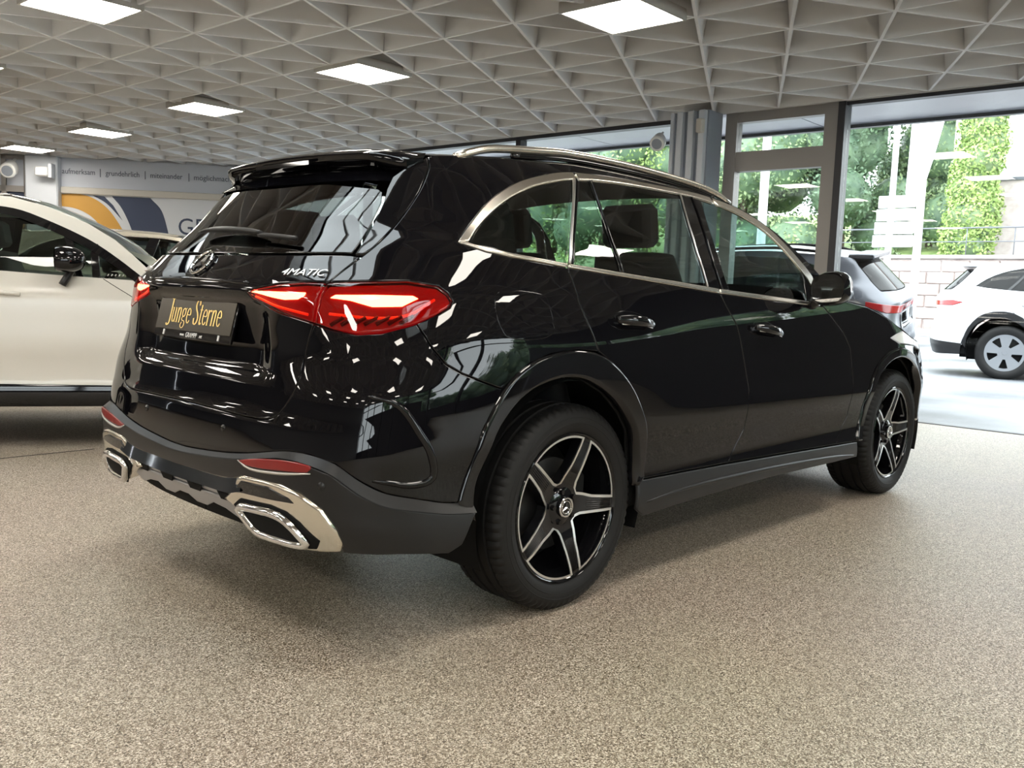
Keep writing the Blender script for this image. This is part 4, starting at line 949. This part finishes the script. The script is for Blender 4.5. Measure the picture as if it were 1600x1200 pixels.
# tall serif lettering drawn stroke by stroke: (x, y) in units of the x-height .5 / cap height 1
GL = {
 'J': (.40, [([(.30, 1), (.30, .12), (.24, -.10), (.08, -.16), (.02, -.08)], .085), ([(.14, 1), (.44, 1)], .03)]),
 'u': (.46, [([(.10, .62), (.10, .14), (.17, .01), (.26, .03), (.34, .14)], .075), ([(.34, .62), (.34, 0)], .08), ([(.02, .62), (.10, .62)], .03), ([(.26, .62), (.34, .62)], .03), ([(.34, 0), (.42, 0)], .03)]),
 'n': (.48, [([(.10, .62), (.10, 0)], .08), ([(.10, .48), (.18, .60), (.28, .62), (.34, .52), (.34, 0)], .075), ([(.02, .62), (.10, .62)], .03), ([(.03, 0), (.17, 0)], .03), ([(.27, 0), (.41, 0)], .03)]),
 'g': (.44, [([(.20, .62), (.08, .54), (.08, .34), (.20, .26), (.31, .34), (.31, .54), (.20, .62)], .06), ([(.29, .57), (.40, .63)], .04), ([(.14, .27), (.08, .18), (.13, .10), (.32, .06), (.38, -.06), (.30, -.20), (.14, -.22), (.05, -.12), (.13, .02)], .05)]),
 'e': (.40, [([(.09, .36), (.34, .36), (.33, .53), (.22, .63), (.12, .57), (.07, .40), (.08, .18), (.16, .03), (.26, .01), (.35, .12)], .06)]),
 'S': (.48, [([(.40, .80), (.36, .95), (.24, 1.01), (.12, .94), (.08, .78), (.16, .62), (.32, .44), (.40, .26), (.36, .07), (.22, -.02), (.10, .05), (.06, .24)], .08), ([(.41, 1.0), (.40, .78)], .03), ([(.06, .0), (.06, .24)], .03)]),
 't': (.32, [([(.14, .82), (.14, .12), (.20, .0), (.29, .06)], .075), ([(.02, .61), (.28, .61)], .035)]),
 'r': (.36, [([(.10, .62), (.10, 0)], .08), ([(.10, .44), (.18, .58), (.27, .62), (.32, .56)], .06), ([(.02, .62), (.10, .62)], .03), ([(.03, 0), (.18, 0)], .03)]),
 ' ': (.26, [])}
def serif_text(name, parent):
    mb = MB(); x = 0; tot = sum(GL[c][0] for c in 'Junge Sterne'); hs = .080; ws = .372/tot
    for c in 'Junge Sterne':
        adv, st = GL[c]
        for pts, wd in st:
            Q = spl(pts, .04) if len(pts) > 2 else np.array(pts, float)
            X = np.column_stack([(x+Q[:, 0]-tot/2)*ws, Q[:, 1]*hs-.027]); T = np.gradient(X, axis=0); T /= np.linalg.norm(T, axis=1)[:, None]+1e-9; Nn = np.stack([-T[:, 1], T[:, 0]], 1)
            hw = wd*.72*ws*(.42+.58*np.abs(T[:, 1]))[:, None] if wd > .035 else np.full((len(X), 1), wd*hs*.5)
            A, B = X+Nn*hw, X-Nn*hw; n = len(X); V = [(a[0], a[1]+.012, .0036) for a in A]+[(b[0], b[1]+.012, .0036) for b in B]
            mb.add(V, [(i, n+i, n+i+1, i+1) for i in range(n-1)])
        x += adv
    return mb.build(name, 'gold', parent)

# ------------------------------------------------------------------ the other cars: same kind of skin, other windows, lamps, wheels and colours
def simple_car(loc, rz, label, paint, k=(1, 1, 1), RE_=None, DLO=None, belt=None, bars=(), dark_pillars=True, wheel=None, wheels=((0, -1), (2.888, -1), (0, 1), (2.888, 1)), tail=None, rail=False, clad='plastic_dark', glassm='car_glass_dark', extra=None, mirror=True, trim=None, loc_z=0., scale=1., bulge=.6, frame=0., mpos=None):
    root = empty('car', (loc[0], loc[1], loc_z), rz, label, 'car'); root.scale = (scale,)*3
    fn = lambda s, z: S(s, np.asarray(z)/k[2])*np.array(k)
    RE_ = RE_ or RE; DLO = DLO or CI; belt = belt or BI
    rs = dict(res=.05, step=.035, fn=fn)
    z = k[2]
    top = [(1.0, DLO[0][1]+.03)]
    # lower body from the tail to the nose, one skin per side, and the frame over the windows
    lo = [(0, .50), (.7, .50), (1.16, .44)]+[(a, b) for a, b in AR[1:-1]]+[(2.09, .42), (3.75, .40), (4.0, .40)]+FA[1:-1]+[(5.04, .42), (SMAX, .42)]
    nose = [(SMAX, .84), (5.3, .86), (4.80, .915), (4.62, .955), (4.324, 1.03), (4.075, 1.084), (3.72, 1.122)]
    ends = belt[-1]
    lid = [(0, 1.200), (.50, 1.202), (.72, 1.203)]
    sc = lambda P: [(a, b*z) for a, b in P]
    body = lo+nose+rev(RE_)+[(.80, 1.535), (.80, 1.46), (.76, 1.34), (.74, 1.21)]+rev(lid)
    glassp = [(DLO[0][0], DLO[0][1])]+list(DLO[1:])+rev(belt)
    for sg in (1, -1):
        mm = (lambda P: P) if sg == 1 else mir
        panel('body_side', mm(sc(body)), paint, root, hole=mm(sc(glassp)), **rs)
        # glass in pieces between the bars
        bs = [(-9., -9.)]+[(b[0], b[1]) for b in bars]+[(99., 99.)]
        G = np.array(glassp, float)
        for i in range(len(bs)-1):
            a0, a1 = bs[i], bs[i+1]
            P = clip_between(G, a0, a1, belt, DLO)
            if P is not None and len(P) > 2: panel('side_window', mm(sc(P)), glassm, root, off=-.006, thick=.004, **rs)
        for b in bars:
            lo_, hi_ = b[0], b[1]; w_ = b[2] if len(b) > 2 else .05
            zb, zt = zat(belt, lo_), top_z(DLO, hi_)
            panel('pillar_cover', mm(sc([(lo_-w_/2, zb), (lo_+w_/2, zb), (hi_+w_/2, zt), (hi_-w_/2, zt)])), 'gloss_black', root, off=.001, **rs)
        if frame:
            c = np.array(DLO[2:]); d = c.copy(); d[:, 1] -= frame; d[:, 0] -= frame*.6; a_, b_ = spl(mm(sc(c)), .05), spl(mm(sc(d)), .05); strip('window_frame', b_ if sg == 1 else a_, a_ if sg == 1 else b_, 'gloss_black', root, .003, .003, fn=fn)
        if trim:
            for C in (belt, DLO):
                c = np.array(sc(C)); c[:, 0] *= sg; on_tube('window_trim', spl(c, .06), .008, trim, root, off=.002, fn=fn, n=6)
        L = [(2.05, .43), (2.09, .425), (3.75, .405), (4.02, .40), (4.05, .27), (2.06, .27)]
        panel('sill_cladding', mm(sc(L)), clad, root, off=.008, **rs)
        L = [(0, .50), (.7, .50), (1.16, .46), (1.10, .31), (.75, .30), (0, .34)]
        panel('bumper_cladding', mm(sc(L)), clad, root, off=.008, **rs)
        L = [(5.04, .44), (SMAX, .44), (SMAX, .26), (5.05, .28)]
        panel('front_valance', mm(sc(L)), clad, root, off=.004, **rs)
        for ao, ai in ((AR, ARi), (FA, FAi)):
            panel('arch_flare', mm(sc([tuple(p) for p in spl(ao, .05)]+[tuple(p) for p in spl(ai, .05)[::-1]])), clad if clad != 'matte_black' else paint, root, off=.010, thick=.05, rim=.008, **rs)
        for (nm, P, m_) in (tail or [('tail_light', TLo, 'red_plastic'), ('tailgate_light', TLi, 'red_plastic')]):
            panel(nm, mm(sc(P)), m_, root, off=.008, rim=.006, **rs)
        panel('headlight', mm(sc([(4.36, .918), (4.50, .885), (4.72, .872), (4.95, .84), (5.30, .80), (5.35, .845), (4.80, .905), (4.62, .950), (4.45, .937)])), 'lens_white', root, off=.006, **rs)
        for ln in ([q for q in RDG]+[(1.80, .86)], BGAP, FG):
            c = np.array(sc(ln)); c[:, 0] *= sg; on_tube('door_seam', spl(c, .04), .0022, 'matte_black', root, off=.0, fn=fn, n=5)
        for (s0, z0, s1, z1) in ((1.842, 1.010, 2.078, 1.0), (2.850, .985, 3.090, .97)):
            c = np.array(sc([(s0, z0), ((s0+s1)/2, (z0+z1)/2), (s1, z1)])); c[:, 0] *= sg; on_tube('door_handle', spl(c, .03), .013, paint, root, off=.012, fn=fn)
        if mirror: 
            m_ = mirror_body(root, 'gloss_black' if mirror is True else mirror, -1 if sg == 1 else 1, mpos or (1.715*k[0], -.985*k[1], 1.168*z))
        if extra == 'light':
            c = np.array(sc([(3.33, 1.03), (3.37, 1.10), (3.40, 1.15)])); c[:, 0] *= sg; on_tube('mirror_stalk', spl(c, .02), .045, 'plastic_dark', root, off=.035, fn=fn, flat=(1.1, .5))
            for q in range(5): on_tube('wing_mark', np.array(sc([((3.585+.022*q)*sg, 1.100), ((3.592+.022*q)*sg, 1.112)])), .003, 'white_print', root, off=.004, fn=fn, n=5)
        if rail:
            C = spl([(1.0, 1.562), (1.15, 1.60), (1.5, 1.622), (2.1, 1.634), (2.75, 1.608), (2.95, 1.57)], .06); Pp = fn(C[:, 0]*sg, np.interp(C[:, 0], *np.asarray(spl(RE_)).T)*z); Pp[:, 2] = C[:, 1]*z
            MB().tube(Pp, .016, 8).build('roof_rail', 'matte_black', root, True)
    rg = [(0, 1.204), (.45, 1.206), (.735, 1.212), (.755, 1.34), (.79, 1.46), (.76, 1.50), (0, 1.515)]
    panel('rear_window', sc(rg+[(-a, b) for a, b in rg[-2:0:-1]]), glassm, root, off=.0, **rs)
    top_surfaces(root, paint, sc(RE_), sc(FE), fn=fn, glassm='car_glass', bulge=bulge)
    b = MB(); b.box((-.50*k[0], 0, 1.552*z), (.26*k[0], 1.12*k[1], .05), bev=.02); b.build('roof_spoiler', paint, root, auto=40)
    liner_simple(root, fn, k)
    for y in (-.4, .4): seat(root, 1.22*k[0], y, m='interior_grey' if extra == 'light' else 'interior')
    MB().box((1.98*k[0], 0, .93*z), (.5, 1.4, .26), bev=.08).build('dashboard', 'interior', root, auto=40)
    for i, (x, sg) in enumerate(wheels):
        o = wheel() if i == 0 else copy_tree(w0_)
        if i == 0: w0_ = o
        o.parent = root; o.location = (x*k[0], .775*sg*k[1], .36); o.rotation_euler = (0, i*.4, 0 if sg < 0 else math.pi)
    return root
def top_z(DLO, s): return float(np.interp(s, *np.asarray(DLO, float).T))
def clip_between(G, a0, a1, belt, top):
    """part of the window outline between two slanted bars (bar = s at belt, s at top)"""
    def side(P, b, sgn):
        if abs(b[0]) > 8: return P
        z0, z1 = zat(belt, b[0]), top_z(top, b[1]); out = []
        f = lambda p: sgn*(p[0]-(b[0]+(b[1]-b[0])*(p[1]-z0)/max(1e-3, z1-z0)))
        n = len(P)
        for i in range(n):
            p, q = P[i], P[(i+1) % n]; fp, fq = f(p), f(q)
            if fp >= 0: out.append(tuple(p))
            if fp*fq < 0: t = fp/(fp-fq); out.append(tuple(np.array(p)+t*(np.array(q)-np.array(p))))
        return out
    P = [tuple(p) for p in G]; P = side(P, a0, 1); P = side(P, a1, -1)
    return P if len(P) > 2 else None
def liner_simple(root, fn, k):
    up = [(s, min(1.06, zat(FE, s)-.03 if s > 3.6 else 1.06)) for s in np.arange(0, SMAX, .2)]
    poly = [(0, .30), (1.16, .30)]+ARi[1:-1:2]+[(2.05, .30), (4.05, .30)]+FAi[1:-1:2]+[(4.96, .30), (SMAX-.02, .30)]+rev(up)
    both('body_liner', [(a, b*k[2]) for a, b in poly], 'matte_black', root, off=-.05, thick=.01, res=.12, step=.08, fn=fn)
    b = MB(); b.box((1.44*k[0], 0, .36), (4.0*k[0], 1.3*k[1], .2)); b.build('underbody', 'matte_black', root)
    for x in (0., 2.888):
        for sg in (-1, 1):
            a = [(.478*math.cos(t), .478*math.sin(t)) for t in np.linspace(-.3, math.pi+.3, 18)]
            V = [(x*k[0]+p[0], sg*y*k[1], .37+p[1]) for y in (.5, .93) for p in a]; n = len(a)
            mesh_obj('wheel_well', V, [(i, i+1, n+i+1, n+i) for i in range(n-1)]+[tuple(range(n))], 'matte_black', root, True)

# ------------------------------------------------------------------ outside
ag = MB(); ag.box((32, 4, -.03), (52., 90, .02)); tag(ag.build('ground', 'asphalt'), kind='structure')
ag = MB(); ag.box((-3.5, -28.0, -.03), (19.0, 36.8, .02)); tag(ag.build('ground', 'asphalt'), kind='structure')
def leaves(cloud, size, m, name, parent, n, squash=1.):
    """n small leaf quads over the blobs in cloud: (centre, radius)"""
    cs = np.array([c for c, r in cloud]); rs = np.array([r for c, r in cloud]); w_ = rs**2/np.sum(rs**2)
    k = RNG.choice(len(cs), n, p=w_); d = RNG.normal(size=(n, 3)); d /= np.linalg.norm(d, axis=1)[:, None]
    P = cs[k]+d*(rs[k]*RNG.uniform(.72, 1.03, n))[:, None]*np.array([1, 1, squash])
    a = RNG.normal(size=(n, 3))+d*.4; a /= np.linalg.norm(a, axis=1)[:, None]; b = np.cross(a, d+RNG.normal(size=(n, 3))*.4); b /= np.linalg.norm(b, axis=1)[:, None]
    s = (size*RNG.uniform(.6, 1.3, n))[:, None]
    V = np.stack([P-a*s, P+b*s*.5, P+a*s, P-b*s*.5], 1).reshape(-1, 3); F = np.arange(4*n).reshape(-1, 4)
    me = bpy.data.meshes.new(name); me.vertices.add(4*n); me.vertices.foreach_set('co', V.ravel()); me.loops.add(4*n); me.loops.foreach_set('vertex_index', F.ravel()); me.polygons.add(n); me.polygons.foreach_set('loop_start', np.arange(0, 4*n, 4)); me.update(); me.validate()
    me.materials.append(M[m]); return link(bpy.data.objects.new(name, me), parent)
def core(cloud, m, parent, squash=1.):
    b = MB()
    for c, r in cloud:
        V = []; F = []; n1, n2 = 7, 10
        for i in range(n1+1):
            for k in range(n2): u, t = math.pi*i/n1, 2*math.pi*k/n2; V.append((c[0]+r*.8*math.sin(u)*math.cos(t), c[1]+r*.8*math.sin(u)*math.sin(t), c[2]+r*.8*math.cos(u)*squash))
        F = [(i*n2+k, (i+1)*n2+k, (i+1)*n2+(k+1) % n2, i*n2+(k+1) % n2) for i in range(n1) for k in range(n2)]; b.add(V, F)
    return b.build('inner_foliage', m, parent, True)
def tree(x, y, h, r, m, lab, n=12000, nb=14, z0=0., group='trees on the bank behind the parking'):
    t = empty('tree', (x, y, z0), 0, lab, 'tree', group); cloud = []
    for k in range(nb):
        a = RNG.uniform(0, 2*math.pi); q = RNG.uniform(.2, .95); cloud.append((np.array([math.cos(a)*r*q*.75, math.sin(a)*r*q*.75, h*RNG.uniform(.22, .88)]), r*RNG.uniform(.32, .5)))
    cloud.append((np.array([0, 0, h*.6]), r*.6))
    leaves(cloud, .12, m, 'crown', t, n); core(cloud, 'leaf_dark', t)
    MB().tube([(0, 0, 0), (.1, .05, h*.3), (0, .1, h*.6)], [.22, .17, .1], 8).build('trunk', 'bark', t, True); return t
# slope with trees beyond the road
bk = MB(); bk.add([(34, 9.6, 0), (34, 44, 0), (60, 44, 7), (60, 9.6, 7), (34, 9.6, 1.2), (34, 44, 1.2)], [(4, 3, 2, 5), (0, 4, 5, 1)]); tag(bk.build('terrain', 'grass_bank'), kind='structure')
TR = [(46, 14.2, 13, 3.6, 'leaf_green', 'leafy tree just left of the hanging white flag'), (43, 17.5, 13, 4.0, 'leaf_dark', 'dark tree behind the slim white mast with the sign board'), (40, 21.5, 11, 3.8, 'leaf_green', 'broad tree seen over the silver SUV roof through the glass'),
      (42, 26.5, 13, 4.2, 'leaf_light', 'light green tree seen through the glazed door'), (45, 24.2, 13, 4.2, 'leaf_dark', 'dark tree in the gap behind the light green one'), (41, 31.5, 12, 4.2, 'leaf_green', 'tree seen through the door pane beside its hinge post'), (43, 37, 13, 4.4, 'leaf_light', 'tree behind the fluted column'),
      (40, 42, 11, 4.0, 'leaf_green', 'tree seen above the roof rail left of the fluted column'), (44, 47, 12, 4.2, 'leaf_dark', 'tree farthest along the bank behind the car roof')]
for a in TR: tree(*a, z0=1.2)
for i, (x, y) in enumerate(((37, 12.9), (37, 16.5), (36.6, 20), (37, 24), (37, 28.5), (36.6, 33), (37, 37.5))):
    t = empty('bush', (x, y, 1.2), 0, 'low bush on the grass bank in front of the trees', 'bush', 'low bushes along the foot of the bank'); cl2 = [(np.array([RNG.uniform(-1.2, 1.2), RNG.uniform(-1.8, 1.8), RNG.uniform(.3, 1.6)]), RNG.uniform(.7, 1.2)) for _ in range(7)]
    leaves(cl2, .12, 'leaf_light' if i % 2 else 'leaf_green', 'crown', t, 2600); core(cl2, 'leaf_green', t)
# retaining wall of pale stone blocks
rw = MB(); rw.box((33.25, 5.2, 1.35), (.4, 17.2, 2.7)); rwo = rw.build('wall_outside', 'stone_pale'); tag(rwo, kind='structure')
bl = bpy.data.meshes.new('stone_block'); _b = MB().box((0, 0, 0), (.10, .98, .42), bev=.03); bl.from_pydata(_b.V, [], _b.F); bl.update(); bl.materials.append(M['stone_pink'])
bl2 = bl.copy(); bl2.materials.clear(); bl2.materials.append(M['stone_pale'])
for r in range(6):
    for k in range(17):
        o = bpy.data.objects.new('stone_block', bl if RNG.random() < .6 else bl2); link(o, rwo); o.location = (33.03+RNG.uniform(-.02, .02), -2.9+1.0*k+(.5 if r % 2 else 0), .24+.44*r); o.scale = (1, RNG.uniform(.94, 1.0), 1)
MB().box((33.2, 5.2, 2.78), (.6, 17.4, .14), bev=.02).build('coping', 'stone_pale', rwo)
kb = MB().box((32.3, 5, .05), (.3, 40, .14)); tag(kb.build('road_kerb', 'stone_pale'), kind='structure')
rl = empty('railing', (33.3, 5.2, 2.85), 0, 'thin grey railing along the top of the stone wall', 'railing')
MB().tube([(0, -8, 1.0), (0, 8, 1.0)], .03, 6).build('handrail', 'rail_grey', rl, True); MB().tube([(0, -8, .5), (0, 8, .5)], .02, 6).build('handrail', 'rail_grey', rl, True)
for k in range(11): MB().tube([(0, -8+1.6*k, 0), (0, -8+1.6*k, 1.0)], .02, 6).build('post', 'rail_grey', rl, True)
# house, clipped conifer
hs = empty('house', (40, 4.35, 0), 0, 'pale rendered house with stone base behind the green conifer', 'house')
MB().box((0, -1.5, 8.5), (6, 15, 5)).build('house_wall', 'house_white', hs); MB().box((0, -1.5, 3.), (6.06, 15.06, 6)).build('house_base', 'stone_pale', hs)
MB().box((-3.06, -1.5, 6.0), (.08, 15.1, .12)).build('house_band', 'rail_grey', hs)
rt_ = MB(); rt_.add([(-3.4, -9.3, 11), (3.4, -9.3, 11), (0, -9.3, 13.5), (-3.4, 6.3, 11), (3.4, 6.3, 11), (0, 6.3, 13.5)], [(0, 1, 2), (3, 5, 4), (0, 2, 5, 3), (1, 4, 5, 2), (0, 3, 4, 1)]); rt_.build('house_roof', 'stone_pink', hs)
cf = empty('conifer', (35.4, 8.95, 2.7), 0, 'tall clipped bright green conifer column above the stone wall', 'conifer')
cl3 = [(np.array([RNG.uniform(-.15, .15), RNG.uniform(-.2, .2)-.012*k, .6+.36*k]), 0.98-.010*k-max(0, k-15)*.05) for k in range(20)]
leaves(cl3, .085, 'leaf_light', 'foliage', cf, 22000); core(cl3, 'leaf_green', cf); MB().tube([(0, 0, -.1), (0, 0, .8)], .12, 8).build('stem', 'bark', cf, True)
# masts, flag, signpost
def mast(x, y, h, r, lab):
    t = empty('flag_pole', (x, y, -.02), 0, lab, 'pole'); MB().tube([(0, 0, 0), (0, 0, h)], [r, r*.75], 14).build('mast', 'mast_white', t, True); MB().lathe([(0, 0), (0, r*2.2), (.05, r*2.0), (.06, r)], 16, 'z').build('foot', 'mast_white', t, True); MB().lathe([(h, r*.75), (h+.06, r*.9), (h+.10, 0)], 12, 'z').build('finial', 'mast_white', t, True); return t
mast(12.6, 5.35, 7.5, .085, 'thick white mast seen through the glazed door')
mast(13.4, 3.37, 7.0, .055, 'slim white mast carrying the arrow sign board')
p3 = mast(13.62, 2.97, 7.5, .07, 'white mast beside the hanging white flag')
V = []; nz, ny = 26, 14
for i in range(nz+1):
    z = 4.75-1.75*i/nz; wdt = .62*(1-.55*(i/nz)**1.5) if i < 16 else .62*(1-.55*(16/nz)**1.5)*(1-.45*(i-16)/(nz-16))
    for k in range(ny+1): f = k/ny; V.append((.09*math.sin(f*9+i*.12)*(.3+f), .22-wdt*f if False else .20-wdt*f, z-.10*math.sin(f*3.1)-.25*f*(i/nz)))
F = [(i*(ny+1)+k, i*(ny+1)+k+1, (i+1)*(ny+1)+k+1, (i+1)*(ny+1)+k) for i in range(nz) for k in range(ny)]
fg = mesh_obj('flag', V, F, 'flag_white', None, True); fg.location = (13.72, 3.07, -.02); md = fg.modifiers.new('thick', 'SOLIDIFY'); md.thickness = .008
tag(fg, 'white flag hanging in folds from the mast', 'flag')
sg_ = empty('sign_board', (13.28, 3.30, 0), 0, 'white direction board with notched arrow ends on the slim mast', 'sign')
for k, z in enumerate((2.02, 2.24, 2.46, 2.68)):
    w_ = .46 if k else .50; A = [(0, w_*.62), (0, -w_*.55), (.5, -w_*.55-.10), (1., -w_*.55), (1., w_*.62)]
    pts = [(y_, z+.0+(f*.20)) for f, y_ in ((0, .30-.02*k), (0, -.36), (.5, -.44), (1, -.36), (1, .30-.02*k))]
    n = len(pts); MB().add([(-.02, y_, z_) for y_, z_ in pts]+[(.02, y_, z_) for y_, z_ in pts], [tuple(range(n)), tuple(range(2*n-1, n-1, -1))]+[(i, n+i, n+(i+1) % n, (i+1) % n) for i in range(n)]).build('arrow_panel', 'mast_white', sg_)
MB().box((.07, 0.07, 1.2), (.06, .06, 2.4)).build('sign_post', 'mast_white', sg_)
# greenery behind the glazed side of the hall
for i, x in enumerate(np.arange(-11, 9, 4.)):
    tree(x, -24+RNG.uniform(-2, 2), 8+RNG.uniform(-1, 1.5), 3.4, 'leaf_green' if i % 2 else 'leaf_light', 'tree outside the glazed side of the hall behind the camera', 2500, 10, 0., 'trees outside the glazed side of the hall')
hd_ = empty('hedge', (0, 0, 0), 0, 'unseen hedge added along the glazed side for reflections in the black car', 'hedge')  # added out of view so the black paint mirrors green, not bright ground
cl4 = [(np.array([x, -13.2+RNG.uniform(-.1, .1), .75+.5*(k % 2)]), .62) for k, x in enumerate(np.arange(-1, 12, .45))]
leaves(cl4, .07, 'leaf_green', 'foliage', hd_, 9000); core(cl4, 'leaf_dark', hd_)
hd_ = empty('hedge', (0, 0, 0), 0, 'unseen tall hedge added beyond the yard to block sky reflections in the black car', 'hedge')  # added out of view, keeps white sky out of the door reflections
cl5 = [(np.array([21+RNG.uniform(-.3, .3), y, .9+1.7*(k % 4)]), 1.45) for k, y in enumerate(np.arange(-30, -5.5, .7))]
leaves(cl5, .14, 'leaf_green', 'foliage', hd_, 12000); core(cl5, 'leaf_dark', hd_)

# ------------------------------------------------------------------ cars
build_black_car()
H = math.radians(-29.5)
EVR = [(.85, 1.545), (1.2, 1.576), (1.8, 1.60), (2.3, 1.61), (2.75, 1.60), (2.99, 1.585), (3.2, 1.535), (3.45, 1.435), (3.62, 1.335), (3.74, 1.235), (3.83, 1.15), (3.88, 1.09)]
EVT = [(1.071, 1.259), (1.12, 1.357), (1.251, 1.448), (1.502, 1.49), (2.098, 1.515), (2.698, 1.515), (2.99, 1.51), (3.2, 1.445), (3.45, 1.335), (3.62, 1.23), (3.81, 1.085)]
EVB = [(1.071, 1.252), (1.545, 1.20), (2.042, 1.165), (2.627, 1.13), (3.2, 1.10), (3.81, 1.075)]
ev = simple_car((-1.20, 4.69), H, 'white car with black mirror and black sill parked behind the black SUV', 'white_paint', RE_=EVR, DLO=EVT, belt=EVB, bars=((1.60, 1.74, .06), (2.62, 2.74, .12), (3.42, 3.33, .05), (3.52, 3.50, .05)), clad='gloss_black', glassm='car_glass_dark', frame=.045, mpos=(1.66, -1.0, 1.195), wheel=lambda: simple_wheel(.36, .25, 'machined', 5, 'gloss_black'), extra='light', bulge=.15)
cc_ = simple_car((1.85, 8.58), H, 'champagne coloured car whose roof shows behind the white car', 'champagne_paint', bars=((1.60, 1.74, .06), (2.58, 2.70, .12)), wheel=lambda: simple_wheel(.36, .25, 'machined', 7), trim='trim_silver')
sv = simple_car((8.30, 2.12), math.radians(104), 'silver SUV with red light bar parked just outside the glass', 'silver_paint', bars=((1.60, 1.74, .10), (1.95, 1.90, .04), (2.58, 2.70, .12)), rail=True, glassm='tinted_glass', wheel=lambda: simple_wheel(.36, .25, 'machined', 6),
                tail=[('light_bar', [(0, 1.065), (.6, 1.06), (.8, 1.075), (1.02, 1.11), (1.04, 1.06), (.8, .99), (.6, .98), (0, .995)], 'red_plastic'), ('tailgate_panel', [(0, .98), (.52, .965), (.50, .80), (0, .80)], 'gloss_black'), ('bumper_chrome', [(0, .62), (.5, .625), (.8, .63), (.8, .60), (.5, .59), (0, .585)], 'chrome')], loc_z=-.02, clad='plastic_dark', scale=1.08)
ws = simple_car((13.70, 1.48), math.radians(-75), 'white SUV standing on the wet yard at the edge of the photo', 'white_paint_out', bars=((1.60, 1.74, .06), (2.58, 2.70, .12)), wheel=lambda: simple_wheel(.37, .25, 'wheel_silver', 5, 'matte_black', .42), glassm='tinted_glass', loc_z=-.02, scale=1.12,
                tail=[('light_bar', [(0, 1.045), (.7, 1.045), (.95, 1.055), (1.10, 1.03), (.95, .98), (.7, .975), (0, .98)], 'red_plastic')])
sv.rotation_euler = (math.radians(-5), 0, math.radians(104))   # the yard falls towards the hall
